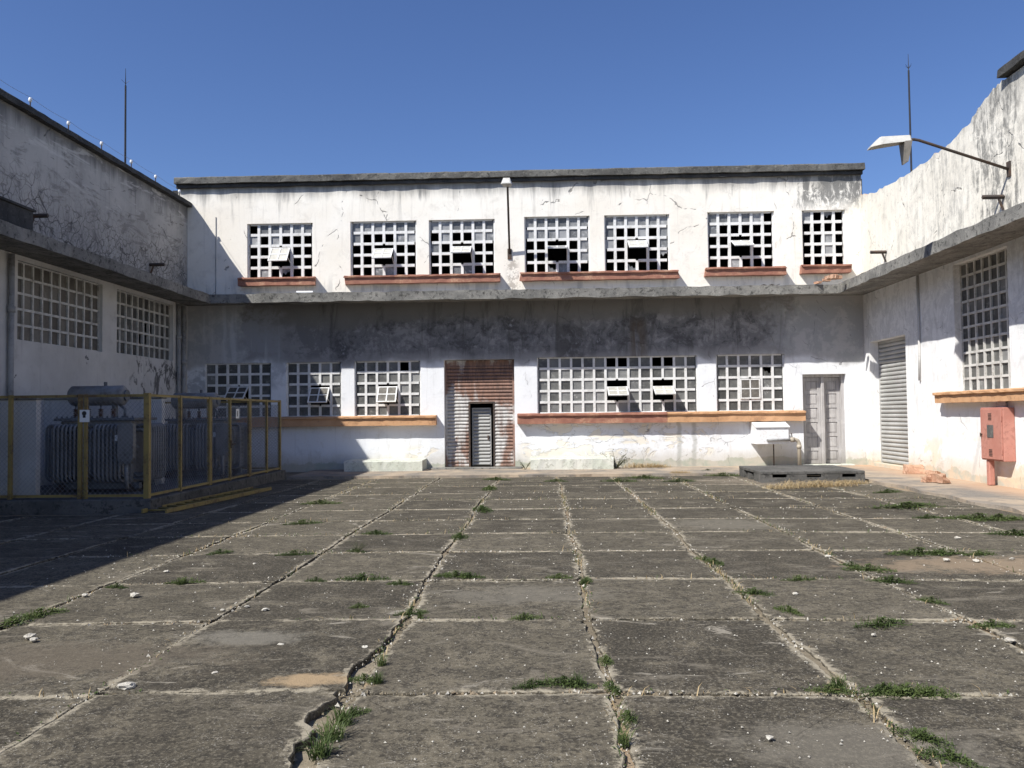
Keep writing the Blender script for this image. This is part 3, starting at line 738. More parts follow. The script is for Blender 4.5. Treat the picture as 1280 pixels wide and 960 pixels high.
leaf_door(x0+.065, mx-.035, D+.235, 'l'); leaf_door(mx+.06, x1-.085, D+.30, 'r')
m = MB(); m.box(mx-.03, mx+.055, D+.15, D+.34, z0+.01, z1-.092); m.build('door_post', M['wood'], bb, bevel=.008)
m = MB(); m.tube([(-9.55,D-.012,5.2),(-9.55,D-.012,7.5)], .011, 6); m.build('conduit', M['pipe'], bb)
m = MB(); m.box(x0-.1, x1+.1, D-.3, D+.05, .04, .08); m.build('doorstep', M['block'], bb, bevel=.01)

# ---- left wing
lb = thing('factory_wing', (LX-.5, 10, 0), 'shaded grey wing with cracked plaster above its canopy, beside the transformers', 'building')
LW = [(16.43,19.69,3.18,4.78),(20.37,23.53,3.2,4.78),(11.9,15.1,3.18,4.78)]
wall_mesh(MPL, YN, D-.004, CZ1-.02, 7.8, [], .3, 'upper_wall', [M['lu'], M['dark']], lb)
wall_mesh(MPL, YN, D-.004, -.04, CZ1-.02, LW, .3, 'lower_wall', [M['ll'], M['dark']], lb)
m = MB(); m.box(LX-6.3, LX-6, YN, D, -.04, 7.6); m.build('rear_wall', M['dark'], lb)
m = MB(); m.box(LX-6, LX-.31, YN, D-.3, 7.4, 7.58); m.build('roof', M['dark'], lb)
m = MB(); m.box(LX-6, LX-.301, YN, YN+.3, -.04, 7.39); m.box(LX-6, LX-.301, D-.3, D-.01, -.04, 7.39); m.build('end_wall', M['ll'], lb)
coping('coping', (LX,YN-.1,0), (LX,D-.01,0), (.42,.15), 7.80, 7.94, M['copdark'], lb, (1,0,0), 4, 120)
canopy('canopy', [((fl,YN,CZ1),(fl,YN,CZ0),(LX+e_,YN,CZ0+.08),(LX+e_,YN,CZ1+.03)), ((fl,fy,CZ1),(fl,fy,CZ0),(LX+e_,D-.004,CZ0+.08),(LX+e_,D-.004,CZ1+.03))], M['canopy'], lb, 110, 5)
for k, (a, b, c, d) in enumerate(LW):
    nc = 10; miss = {(5,2),(6,2),(4,3),(5,3)} if k == 1 else set()
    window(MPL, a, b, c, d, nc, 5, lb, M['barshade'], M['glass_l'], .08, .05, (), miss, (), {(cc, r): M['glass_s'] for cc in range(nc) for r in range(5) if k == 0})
def downpipe(x, y, z0, z1, r_, parent, mat, collars=()):
    mb = MB(); mb.tube([(x,y,z0),(x,y,z1)], r_, 10)
    for z in collars: mb.tube([(x,y,z-.06),(x,y,z+.06)], r_*1.35, 10)
    o = mb.build('downpipe', mat, parent, True)
    return o
downpipe(LX+.075, 16.12, .0, CZ0+.04, .055, lb, M['pipe'], (3.75, 1.4))
downpipe(LX+.075, 23.75, .0, CZ0+.04, .055, lb, M['pipe'], (3.9, 1.9))
downpipe(LX+.075, 24.1, .0, CZ0+.04, .07, lb, M['pipe'], (3.2,))

# ---- right wing with its broken parapet
rb = thing('factory_wing', (RX+.5, 10, 0), 'sunlit cream wing with a broken sloping parapet, steel shutter and tall window', 'building')
RW = [(16.98,19.17,1.98,4.81),(14.2,16.42,1.98,4.81)]
RS = (21.75,24.08,.13,3.5)
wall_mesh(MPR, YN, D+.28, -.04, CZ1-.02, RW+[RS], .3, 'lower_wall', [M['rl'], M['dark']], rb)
outl = [(1074,244),(1083,243),(1096,239.5),(1106,233),(1115,229),(1130,219.5),(1141,212),(1155,204),(1168,193),(1180.6,185),(1192,175),(1203,162.5),(1213,152),(1220,140),(1227.5,130.6),(1239,114),(1247,106),(1254.5,98.5)]
top = [(px(x, y, 0, RX).y, px(x, y, 0, RX).z) for x, y in outl]
rr = random.Random(8); tp = [(D-.005, top[0][1])]
for (a, b), (c, d) in zip(top, top[1:]):
    for t in (0, .33, .66):
        yy = a+(c-a)*t
        if yy < D-.02: tp.append((yy, b+(d-b)*t+rr.uniform(-.035,.035)))
tp.append((top[-1][0], 8.08)); tp.append((YN, 8.12))
poly = [(YN, CZ1-.02), (D-.005, CZ1-.02)] + tp
m = MB()
n = len(poly)
m.v += [(RX, y, z) for y, z in poly] + [(RX+.3, y+.04*math.sin(z*23), z+(.06*math.sin(y*9) if z > 6 else 0)) for y, z in poly]
# strip faces (bottom edge to ragged top) so that the big face stays well-behaved
mm = MB(); K = len(tp)
fb = [(RX, y, CZ1-.02) for y, z in tp]; ft = [(RX, y, z) for y, z in tp]
bb_ = [(RX+.3, y, CZ1-.02) for y, z in tp]; bt = [(RX+.3, y, z + (.05*math.sin(y*9) - .03 if y > 16.95 else 0)) for y, z in tp]
for k in range(K-1):
    mm.face([fb[k], fb[k+1], ft[k+1], ft[k]]); mm.face([bb_[k], bt[k], bt[k+1], bb_[k+1]], 1); mm.face([ft[k], ft[k+1], bt[k+1], bt[k]], 2); mm.face([fb[k], bb_[k], bb_[k+1], fb[k+1]])
mm.face([fb[0], ft[0], bt[0], bb_[0]], 2); mm.face([fb[-1], bb_[-1], bt[-1], ft[-1]])
q = NT('broken_masonry'); a_ = q.noise(3, 6, .7, .4); b_ = q.noise(17, 5, .7)
col = q.mix(q.st(a_, .42, .6), (.62,.55,.44), (.50,.33,.21)); col = q.mix(q.mul(q.st(b_, .5, .66), .5), col, (.32,.27,.21)); q.bump(b_, .8, .04); M['masonry'] = q.done(col, .95)
import bmesh
me = mm.mesh('upper_wall', [M['ru'], M['dark'], M['masonry']]); bm = bmesh.new(); bm.from_mesh(me); bmesh.ops.remove_doubles(bm, verts=bm.verts, dist=1e-5); bmesh.ops.recalc_face_normals(bm, faces=bm.faces); bm.to_mesh(me); bm.free()
link('upper_wall', me, rb)
coping('coping', (RX,YN-.1,0), (RX,16.86,0), (.42,.14), 8.125, 8.30, M['copdark'], rb, (-1,0,0), 6, 80)
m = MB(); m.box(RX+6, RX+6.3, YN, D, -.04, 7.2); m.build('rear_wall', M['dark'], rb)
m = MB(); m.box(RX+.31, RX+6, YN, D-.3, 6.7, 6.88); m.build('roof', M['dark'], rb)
m = MB(); m.box(RX+.301, RX+6, YN, YN+.3, -.04, 6.69); m.box(RX+.301, RX+6, D+.31, D+.58, -.04, 6.69); m.build('end_wall', M['rl'], rb)
canopy('canopy', [((fr,fy,CZ1),(fr,fy,CZ0),(RX-e_,D-.004,CZ0+.08),(RX-e_,D-.004,CZ1+.03)), ((fr,YN,CZ1),(fr,YN,CZ0),(RX-e_,YN,CZ0+.08),(RX-e_,YN,CZ1+.03))], M['canopy'], rb, 110, 7)
MPRf = lambda u, v, w_: MPR(-u, v, w_)
for k, (a, b, c, d) in enumerate(RW):
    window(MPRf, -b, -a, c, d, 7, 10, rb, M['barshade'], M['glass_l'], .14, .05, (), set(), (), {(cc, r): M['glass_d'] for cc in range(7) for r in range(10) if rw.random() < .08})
sill(MPR, 13.6, 19.76, 1.74, 1.975, .27, M['sill_o'], rb, 12, False)
m = MB()
for a, b in ((RS[0]+.005, RS[0]+.05), (RS[1]-.05, RS[1]-.005)): m.box(RX+.23, RX+.299, a, b, .13, 3.49)
m.box(RX+.232, RX+.297, RS[0]+.05, RS[1]-.05, 3.42, 3.49)
so_ = m.build('roller_shutter', M['galv'], rb); so_['label'] = 'grey steel roller shutter, closed'
slats(MPR, RS[0]+.045, RS[1]-.045, .14, 3.43, .113, .27, M['galv'], so_)
m = MB()
m.tube([(RX-.03, 20.9, 4.86), (RX-.03, 20.9, 2.9), (RX-.03, 20.93, 2.3)], .03, 6); m.build('conduit', M['ll'], rb, True)  # tube standing in for a pale drip streak down the wall
m = MB()
for k in range(0):
    pass

# ------------------------------------------------------------------ wall lamps
def wall_lamp(base, out, reach, rise, label, parent_label, flap=True):
    """arm climbing out of the wall, flat trapezoid head at its end"""
    b = Vector(base); o = Vector(out); sd = Vector((-o.y, o.x, 0))
    t = thing('wall_lamp', base, label, 'lamp', 'lamps on bent arms fixed to the walls')
    P = lambda a, s, z: b + o*a + sd*s + Vector((0,0,z))
    m = MB(); m.tube([P(0,0,0), P(reach*.93,0,rise), P(reach*.985,0,rise+.02), P(reach*1.08,0,rise+.0)], .03, 8); m.build('arm', M['iron'], t, True)
    m = MB(); q_ = [P(.001,-.06,-.14), P(.001,.06,-.14), P(.03,.06,-.14), P(.03,-.06,-.14)]; m.hexa(q_ + [p+Vector((0,0,.3)) for p in q_]); m.build('wall_bracket', M['iron'], t)
    h0, L, dz = reach*1.02, .80, rise+.02
    m = MB()
    sec = [(0, .07, .055, -.04), (.03, .10, .075, -.055), (L*.74, .16, .085, -.085), (L*.78, .16, .075, -.09), (L, .12, -.085, -.11)]     # (along, half width, top z, bottom z)
    pr = []
    for (a, hw, zt, zb) in sec:
        pr.append([P(h0+a,-hw*.55,dz+zt-a*.07), P(h0+a,hw*.55,dz+zt-a*.07), P(h0+a,hw,dz+zb-a*.07), P(h0+a,-hw,dz+zb-a*.07)])
    for r_ in pr: m.v += [tuple(v) for v in r_]
    for k in range(len(pr)-1):
        for s in range(4): m.f.append((k*4+s, k*4+(s+1)%4, (k+1)*4+(s+1)%4, (k+1)*4+s)); m.m.append(1 if s == 2 else 0)
    m.f.append((0,1,2,3)); m.m.append(0); e = (len(pr)-1)*4; m.f.append((e+3,e+2,e+1,e)); m.m.append(0)
    m.build('lamp_head', [M['lamp'], M['lampin']], t)
    if flap:
        m = MB(); m.hexa([P(h0+.02,-.15,dz-.06), P(h0+.16,-.15,dz-.07), P(h0+.16,.15,dz-.07), P(h0+.02,.15,dz-.06), P(h0+.10,-.13,dz-.47), P(h0+.125,-.13,dz-.47), P(h0+.125,.13,dz-.47), P(h0+.10,.13,dz-.47)]); m.build('lamp_flap', M['lampin'], t)
    return t
lp = px(637, 318, 1, D)
wall_lamp((lp.x, D, lp.z), (0,-1,0), 1.05, 1.72, 'pale lamp on a thin arm on the cream block, above a gap between red sills', None, False)
lr = px(1262, 212, 0, RX)
wall_lamp((RX, lr.y, lr.z), (-1,0,0), 1.86, .62, 'pale flat lamp with a hanging flap on a long arm off the broken parapet wall', None, True)

# ------------------------------------------------------------------ stubs and boxes on the walls
def stub(p, out, L, label, group):
    b = Vector(p); o = Vector(out); t = thing('iron_bracket', p, label, 'bracket', group)
    m = MB(); m.tube([b-o*.02, b+o*L], .045, 4); m.build('beam', M['iron'], t)
    m = MB(); m.tube([b+o*L*.25+Vector((0,0,-.04)), b+o*.02+Vector((0,0,-.26))], .028, 4); m.build('strut', M['iron'], t)
    return t
for x, y, lab in ((1255,246,'rusty iron bracket below the lamp arm of the broken wall'),(1108,315,'rusty iron bracket above the canopy near the corner with broken bricks')):
    p = px(x, y, 0, RX); stub((RX, p.y, p.z), (-1,0,0), .42, lab, 'iron brackets on the upper walls')
for x, y, lab in ((36,270,'dark iron bracket in the cracked grey wall beside the black box'),(187,331,'dark iron bracket in the cracked grey wall near the inner corner')):
    p = px(x, y, 0, LX); stub((LX, p.y, p.z), (1,0,0), .4, lab, 'iron brackets on the upper walls')
p = px(14, 283, 0, LX+.45)
t = thing('junction_box', (LX+.45, p.y-.3, CZ1), 'black box standing on the canopy against the cracked grey wall', 'box')
m = MB(); m.box(LX+.14, LX+.74, p.y-.9, p.y+.22, CZ1+.02, CZ1+.5); m.build('housing', M['copdark'], t, bevel=.015)
m = MB(); m.box(LX+.1, LX+.78, p.y-.94, p.y+.26, CZ1+.502, CZ1+.55); m.build('lid', M['copdark'], t, bevel=.01)

# lightning cable, its supports and the two rods
sup = None; ys = [10.6,12.1,13.6,15.3,16.66,18.05,19.45,20.9,22.25,23.75]
for k, y in enumerate(ys):
    if sup is None:
        sup = thing('cable_support', (LX+.08, y, 7.94), 'small white ball insulator on a peg along the left coping', 'insulator', 'insulators along the coping')
        m = MB(); m.tube([(LX+.08,y,7.93),(LX+.08,y,8.06)], .012, 6); m.build('peg', M['iron'], sup)
        m = MB(); m.tube([(LX+.08,y,8.04),(LX+.08,y,8.055),(LX+.08,y,8.09),(LX+.08,y,8.125),(LX+.08,y,8.14)], [.014,.03,.038,.03,.012], 10); m.build('insulator_ball', M['white'], sup, True)
        sup['label'] = 'small white ball insulator on a peg on the coping of the grey wing'
    else:
        c = copy_tree(sup); c.location = (LX+.08, y, 7.94)
m = MB(); pts = []
for a, b in zip(ys, ys[1:]):
    for t_ in range(5): u = t_/5; pts.append((LX+.08, a+(b-a)*u, 8.145-.03*math.sin(math.pi*u)))
pts.append((LX+.08, ys[-1], 8.145)); m.tube(pts, .0035, 5)
tag(m.build('lightning_cable', M['wire']), 'thin wire strung over the white insulators on the grey coping', 'cable')
def rod(x, y, z0, z1, label):
    t = thing('lightning_rod', (x,y,z0), label, 'lightning rod', 'lightning rods on the roofs')
    m = MB(); m.tube([(x,y,z0),(x,y,z0+.06),(x,y,z1-.45)], [.07,.028,.024], 8); m.build('mast', M['rod'], t)
    m = MB(); m.tube([(x,y,z1-.46),(x,y,z1)], [.012,.005], 6)
    for k in range(4):
        a = k*math.pi/2+.4; m.tube([(x,y,z1-.4),(x+.1*math.cos(a),y+.1*math.sin(a),z1-.3)], [.006,.003], 5)
    m.build('tip', M['rod'], t)
p = px(156.5, 205, 0, LX-.3); pt = px(157.5, 86, 0, LX-.3)
rod(LX-.3, p.y, 7.95, pt.z, 'thin dark lightning rod rising behind the coping of the grey wing')
p = px(1139, 205, 0, RX+.7); pt = px(1136.5, 66, 0, RX+.7)
rod(RX+.7, p.y, 6.88, pt.z, 'thin dark lightning rod rising behind the broken parapet')

# ------------------------------------------------------------------ transformer platform, fence, transformers
FX, FY0, FY1, PZ = -6.76, 14.3, 21.6, .23
m = MB(); m.box(LX+.003, FX+.12, FY0-.14, FY1+.14, -.045, PZ)
tag(m.build('concrete_platform', M['plinth'], None, bevel=.025), 'low dark concrete platform under the fenced transformers', 'platform')
FT = 2.02
fc = thing('chain_link_fence', (FX, FY0, PZ), 'yellow framed chain link fence with a gate around the transformers', 'fence')
def post(x, y, s=.03, z0=PZ, z1=FT):
    mb = MB(); mb.box(x-s, x+s, y-s, y+s, z0, z1); return mb.build('post', M['yellow'], fc)
sideY = [px(x, 560, 0, FX).y for x in (225, 261, 287, 311, 333)]
sideY = [FY0] + sideY + [FY1]
frontX = [LX+.1, -9.15, -7.93, FX]
post(FX, FY0, .045, PZ-.02, FT+.01)
for y in sideY[1:]: post(FX, y, .03 if y != FY1 else .035)
for y in (sideY[2], sideY[4]): post(FX, y+.09, .025)
for x in frontX[:-1]: post(x, FY0, .03)
post(-7.83, FY0, .025)
for x in (LX+.1, -8.6): post(x, FY1, .03)
def rail(p, q_):
    mb = MB(); p, q_ = Vector(p), Vector(q_); d = q_-p
    s = .022
    if abs(d.x) > abs(d.y): mb.box(min(p.x,q_.x), max(p.x,q_.x), p.y-s, p.y+s, p.z-s, p.z+s)
    else: mb.box(p.x-s, p.x+s, min(p.y,q_.y), max(p.y,q_.y), p.z-s, p.z+s)
    return mb.build('rail', M['yellow'], fc)
def seg_rails(vals, mk, s0=.031):
    for a, b in zip(vals, vals[1:]):
        for z in (FT-.03, PZ+.05): rail(mk(a+s0, z), mk(b-s0, z))
seg_rails(sideY, lambda v, z: (FX, v, z), .046); seg_rails(frontX, lambda v, z: (v, FY0, z), .046); seg_rails([LX+.1,-8.6,FX], lambda v, z: (v, FY1, z), .04)
def chain(p, q_, z0, z1, pit=.072):
    """woven diamond mesh: two families of diagonal wires, a hair apart"""
    p, q_ = Vector(p), Vector(q_); d = (q_-p); L = d.length; d.normalize(); nn = Vector((-d.y, d.x, 0)); H = z1-z0; mb = MB()
    step = pit*1.2
    for fam in (1,-1):
        k = -H
        while k < L:
            a0, a1 = max(0, k), min(L, k+H)
            if a1-a0 > .02:
                za, zb = (a0-k), (a1-k)
                if fam < 0: za, zb = H-za, H-zb
                A = p + d*a0 + nn*.003*fam + Vector((0,0,z0+za-p.z)); B = p + d*a1 + nn*.003*fam + Vector((0,0,z0+zb-p.z))
                mb.tube([A, B], .003, 3, caps=False)
            k += step
    o = mb.build('chain_link', M['wire'], fc, fix=False); o['kind'] = 'stuff'
for a, b in zip(sideY, sideY[1:]): chain((FX, a+.03, 0), (FX, b-.03, 0), PZ+.07, FT-.12)
for a, b in zip(frontX, frontX[1:]): chain((a+.03, FY0, 0), (b-.03, FY0, 0), PZ+.07, FT-.12)
chain((LX+.1, FY1, 0), (-8.63, FY1, 0), PZ+.07, FT-.12); chain((-8.57, FY1, 0), (FX-.03, FY1, 0), PZ+.07, FT-.12)
m = MB(); gy = sideY[3]; m.box(FX+.035, FX+.06, gy+.02, gy+.22, 1.0, 1.03); m.box(FX+.03, FX+.05, gy-.02, gy+.02, .93, 1.1); m.build('gate_handle', M['iron'], fc)
# signs hanging on the fence
p = px(106, 520, 1, FY0-.03)
t = thing('warning_sign', (p.x, FY0-.03, p.z-.1), 'small white warning sign hung on the front of the chain link fence', 'sign')
m = MB(); m.box(p.x-.085, p.x+.085, FY0-.04, FY0-.034, p.z-.105, p.z+.105); m.build('plate', M['sign'], t)
m = MB()
m.tube([(p.x-.005,FY0-.0401,p.z+.045),(p.x-.005,FY0-.0425,p.z+.045)], .04, 12)
m.box(p.x-.028, p.x+.02, FY0-.0425, FY0-.0401, p.z-.03, p.z+.008)
m.build('danger_symbol', M['black'], t)
p = px(297, 517, 0, FX+.035)
t = thing('gate_notice', (FX+.035, p.y, p.z-.1), 'narrow white notice with a dark stroke fixed to the fence gate', 'sign')
m = MB(); m.box(FX+.03, FX+.036, p.y-.095, p.y+.095, p.z-.105, p.z+.105); m.build('plate', M['sign'], t)
m = MB(); m.box(FX+.0362, FX+.038, p.y-.02, p.y+.02, p.z-.06, p.z+.06); m.build('dark_stroke', M['black'], t)

# white fire walls between the transformers
for (y, xr, zt, lab) in ((14.55, -8.86, 2.02, 'low white wall beside the nearer transformer, its end at the fence front'), (17.35, -7.9, 2.08, 'low white wall standing between the two transformers')):
    t = thing('partition_wall', (LX+.5, y, PZ), lab, 'wall', 'low white walls inside the fence')
    m = MB(); m.box(LX+.004, xr, y, y+.14, PZ+.001, zt-.08); m.build('panel', M['ll'], t)
    m = MB(); m.box(LX+.004, xr+.03, y-.03, y+.17, zt-.078, zt); m.build('cap', M['canopy'], t, bevel=.008)

def transformer(label):
    t = thing('transformer', (0,0,0), label, 'transformer', 'oil transformers inside the fence')
    B = lambda n, mb, mt, par=t, sm=False, bv=0: mb.build(n, mt, par, sm, bv)
    m = MB(); m.box(-.62,.62,-.36,.36,.16,1.22); B('tank', m, M['tgrey'], bv=.02)
    m = MB(); m.box(-.70,.70,-.43,.43,1.222,1.27); B('lid', m, M['tdark'], bv=.008)
    for y in (-.3,.3):
        m = MB(); m.box(-.75,.75,y-.05,y+.05,.06,.158); B('base_rail', m, M['tdark'])
        for x in (-.6,.6):
            m = MB(); m.tube([(x,y-.09,.075),(x,y-.052,.075)], .075, 14); B('wheel', m, M['iron'])
    def utube(p, o, ztop, zbot, reach, r_=.021):
        p = Vector(p); o = Vector(o); pts = [p+Vector((0,0,ztop-.04))]
        for k in range(5):
            a = k/4*math.pi/2; pts.append(p + o*(reach-.09+.09*math.sin(a)) + Vector((0,0,ztop-.09+.09*math.cos(a))))
        for k in range(5):
            a = k/4*math.pi/2; pts.append(p + o*(reach-.09+.09*math.cos(a)) + Vector((0,0,zbot+.09-.09*math.sin(a))))
        pts.append(p+Vector((0,0,zbot+.04)))
        mb = MB(); mb.tube(pts, r_, 7); B('cooling_tube', mb, M['tgrey'], sm=True)
    for row in (0,1):
        for k in range(17):
            x = -.56+k*.07
            if abs(x-.02) < .08 and row == 0: continue
            utube((x,-.355,0), (0,-1,0), 1.15-row*.08, .2+row*.07, .30-row*.11); 
            if row == 0: utube((x,.355,0), (0,1,0), 1.15, .2, .28)
        for k in range(7):
            y = -.27+k*.09
            for s in (-1,1): utube((s*.615,y,0), (s,0,0), 1.15-row*.08, .2+row*.07, .30-row*.11)
    # conservator on two brackets
    m = MB(); m.tube([(-.68,.05,1.66),(-.665,.05,1.66),(-.63,.05,1.66),(.27,.05,1.66),(.305,.05,1.66),(.32,.05,1.66)], [.04,.14,.175,.175,.14,.04], 20); c_ = B('conservator', m, M['tgrey'], sm=True)
    m = MB(); m.tube([(-.05,.05,1.83),(-.05,.05,1.9)], .03, 8); e = m.build('filler_cap', M['tdark']); e.parent = c_
    m = MB(); m.tube([(.322,.05,1.66),(.345,.05,1.66)], .1, 14); e = m.build('level_gauge', M['tdark']); e.parent = c_
    for x in (-.5,.12):
        m = MB(); m.box(x-.03,x+.03,.0,.1,1.271,1.5); B('bracket', m, M['tdark'])
    m = MB(); m.tube([(.2,.05,1.5),(.3,.05,1.42),(.3,.05,1.272)], .025, 8); B('oil_pipe', m, M['tdark'], sm=True)
    for k, x in enumerate((-.42,-.2,.02,.24)):
        for (y, hh, rr_) in ((-.24,.16,.04),):
            m = MB(); pts, rad = [], []
            for s in range(5):
                z = 1.272+hh*s/5; pts += [(x,y,z),(x,y,z+hh*.1),(x,y,z+hh*.16)]; rad += [rr_*.6, rr_*1.25, rr_*.6]
            m.tube(pts, rad, 10); b_ = B('bushing', m, M['porcelain'], sm=True)
            m = MB(); m.tube([(x,y,1.272+hh-.004),(x,y,1.272+hh+.05)], .012, 6); e = m.build('terminal', M['rod']); e.parent = b_
    for k in range(16):
        x = -.66+k*.088
        m = MB(); m.tube([(x,-.405,1.265),(x,-.405,1.30)], .016, 6); B('lid_bolt', m, M['tdark'])
    m = MB(); m.box(.60,.86,-.80,-.70,.60,1.16); m.prism([(.60,-.80,.60),(.66,-.80,.50),(.80,-.80,.50),(.86,-.80,.60)], (0,-.80,0), (0,-.701,0)); bx = B('control_box', m, M['tgrey'])
    m = MB(); m.box(.70,.76,-.70,-.36,.75,.80); B('box_bracket', m, M['tdark'])
    m = MB(); m.box(.50,.60,-.69,-.675,.88,.98); B('nameplate', m, M['sign'])
    m = MB(); m.tube([(.73,-.75,.5),(.73,-.75,.3),(.70,-.66,.09)], .03, 8); B('cable_duct', m, M['pipe'], sm=True)
    return t
t1 = transformer('grey oil transformer with conservator drum in the front bay, behind the warning sign')
t2 = copy_tree(t1)
t1.location = (-8.33, 15.95, PZ); t1.scale = (1.09,)*3
t2.location = (-7.85, 19.35, PZ); t2.scale = (1.06,)*3; t2['label'] = 'grey oil transformer in the rear bay behind the white partition, near the fence gate'

# ladder lying beside the platform
a, b = Vector((-6.50, 14.0, .045)), Vector((-6.12, 18.3, .045)); d = (b-a).normalized(); s = Vector((d.y, -d.x, 0)) * -1
t = thing('yellow_ladder', a, 'long yellow metal ladder lying on the paving along the platform', 'ladder')
for k in (0, 1):
    m = MB(); o_ = s*(-.21 if k else .21); p0, p1 = a+o_, b+o_; w_ = s*.016; u_ = Vector((0,0,.035))
    m.hexa([p0-w_-u_, p1-w_-u_, p1+w_-u_, p0+w_-u_, p0-w_+u_, p1-w_+u_, p1+w_+u_, p0+w_+u_]); m.build('stile', M['yellow'], t)
for k in range(14):
    c = a.lerp(b, (k+.5)/14); m = MB(); m.tube([c-s*.192, c+s*.192], .016, 8); m.build('rung', M['yellow'], t, True)

# ------------------------------------------------------------------ along the back wall
for (x0, x1, y0, z1, lab) in ((-5.55,-3.36,23.55,.335,'long low pale block at the wall foot left of the rusty shutter, partly in shade'), (-.35,1.95,23.6,.36,'long low pale block at the wall foot below the long window, plant at its end')):
    m = MB(); rr = random.Random(x0); n = 16
    for k in range(n+1):
        x = x0+(x1-x0)*k/n; j = lambda q_=.008: rr.uniform(-q_, q_)
        m.v += [(x,D-.004,.044),(x,y0+j(),.044),(x,y0+j(),z1-.03+j()),(x,y0+.03+j(),z1+j()),(x,D-.004,z1+.01)]
    for k in range(n):
        for s_ in range(5): m.f.append((k*5+s_, k*5+(s_+1)%5, (k+1)*5+(s_+1)%5, (k+1)*5+s_)); m.m.append(0)
    m.f.append((0,1,2,3,4)); m.m.append(0); m.f.append(tuple(n*5+t_ for t_ in (4,3,2,1,0))); m.m.append(0)
    tag(m.build('concrete_block', M['block']), lab, 'block', 'pale blocks at the foot of the wall')

# hollow concrete plinth with three slots
t = thing('slotted_plinth', (6.0, 19.2, 0), 'low dark concrete plinth with three slots in its front, before the wooden door', 'plinth')
X0, X1, Y0, Y1, H = 4.86, 7.16, 19.2, 21.3, .25
m = MB(); m.box(X0, X1, Y0, Y1, H-.07, H); m.build('top_slab', M['plinth'], t, bevel=.012)
slots = [(5.12,5.44),(5.88,6.2),(6.66,6.96)]
m = MB(); m.box(X0, X1, Y0+.005, Y0+.12, .001, H-.14)
e = X0
for a, b in slots: m.box(e, a, Y0+.006, Y0+.119, H-.139, H-.071); e = b
m.box(e, X1, Y0+.006, Y0+.119, H-.139, H-.071); m.build('front_wall', M['plinth'], t)
for a_, b_, h_ in ((.121,.65,.071),(.95,1.25,.11),(1.6,2.09,.071)):
    m = MB(); m.box(X0+.004, X0+.12, Y0+a_, Y0+b_, .001, H-h_); m.build('side_wall', M['plinth'], t)
m = MB(); m.box(X0+.121, X1-.121, Y1-.12, Y1-.01, .001, H-.071); m.build('rear_wall', M['plinth'], t)  # unseen rear wall, added to keep light from showing through the slots
m = MB(); m.box(X1-.12, X1-.004, Y0+.121, Y1-.01, .001, H-.071); m.build('side_wall', M['plinth'], t)

# white box with sloping lid and its pipe
t = thing('wall_box', (6.38, D, .68), 'white metal box with sloping lid on the wall below the orange sill', 'box')
x0, x1, y0 = 5.93, 6.82, 23.8
m = MB(); m.hexa([(x0,y0,.68),(x1,y0,.68),(x1,D-.005,.68),(x0,D-.005,.68),(x0,y0,1.14),(x1,y0,1.14),(x1,D-.005,1.31),(x0,D-.005,1.31)]); m.build('case', M['white'], t, bevel=.012)
m = MB(); m.hexa([(x0-.03,y0-.04,1.142),(x1+.03,y0-.04,1.142),(x1+.03,D-.29,1.268),(x0-.03,D-.29,1.268),(x0-.03,y0-.04,1.165),(x1+.03,y0-.04,1.165),(x1+.03,D-.29,1.291),(x0-.03,D-.29,1.291)]); m.build('lid', M['white'], t, bevel=.005)
m = MB(); m.tube([(6.5,24.2,.68),(6.5,24.2,.046)], .018, 8); m.build('support_rod', M['iron'], t)
t = thing('drain_pipe', (7.06, 23.95, .046), 'tan and grey pipe bending down beside the white wall box', 'pipe')
m = MB(); m.tube([(6.2,y0-.05,.80),(6.86,y0-.05,.80)], .036, 10); m.build('horizontal_run', M['pipe'], t, True)
m = MB(); m.tube([(6.84,y0-.05,.80),(6.98,y0-.05,.80),(7.05,y0-.05,.77),(7.08,y0-.05,.70),(7.08,y0-.05,.046)], .052, 12); m.build('downpipe', M['pvc'], t, True)
m = MB(); m.tube([(6.86,y0-.05,.80),(6.95,y0-.05,.80)], .068, 12); m.build('collar', M['pvc'], t, True)
m = MB(); m.tube([(7.08,y0-.05,.66),(7.08,y0-.05,.56)], .066, 12); m.build('collar', M['pvc'], t, True)
m = MB(); m.tube([(6.9,y0-.05,.83),(6.88,y0-.02,.98)], .014, 6); m.build('valve_stem', M['iron'], t)

# red cabinet on its post
t = thing('electrical_cabinet', (9.05, 17.5, .045), 'faded red metal cabinet with a small dark window on a stout post', 'cabinet')
y0, y1, xa = 16.87, 17.72, 8.97
zb, zt = .56, 1.62
m = MB(); m.box(xa, RX-.004, y0, y1, zb, zt); m.build('case', M['red'], t, bevel=.012)
m = MB(); m.box(xa-.022, xa-.001, y0+.03, y1-.03, zb+.03, zt-.03); dr = m.build('door', M['red'], t, bevel=.006)
m = MB(); m.box(xa-.03, xa-.0225, 17.2, 17.43, 1.02, 1.27); e = m.build('door_window', M['glass_l']); e.parent = dr
for zc in (1.5,.78):
    for k in range(5):
        m = MB(); m.box(xa-.03, xa-.0225, 17.26, 17.38, zc-.03*k-.008, zc-.03*k+.004); e = m.build('vent_slot', M['iron']); e.parent = dr
m = MB(); m.tube([(xa-.022,17.64,1.08),(xa-.06,17.64,1.08)], .018, 8); m.tube([(xa-.055,17.64,1.11),(xa-.055,17.64,1.03)], .01, 6); e = m.build('latch', M['iron']); e.parent = dr
for zc in (.75, 1.4):
    m = MB(); m.tube([(xa-.026,y0+.028,zc-.05),(xa-.026,y0+.028,zc+.05)], .011, 7); e = m.build('hinge', M['red']); e.parent = dr
m = MB(); m.tube([(RX-.03, 17.1, zt), (RX-.03, 17.1, 1.74)], .022, 8); m.build('conduit', M['pipe'], t, True)
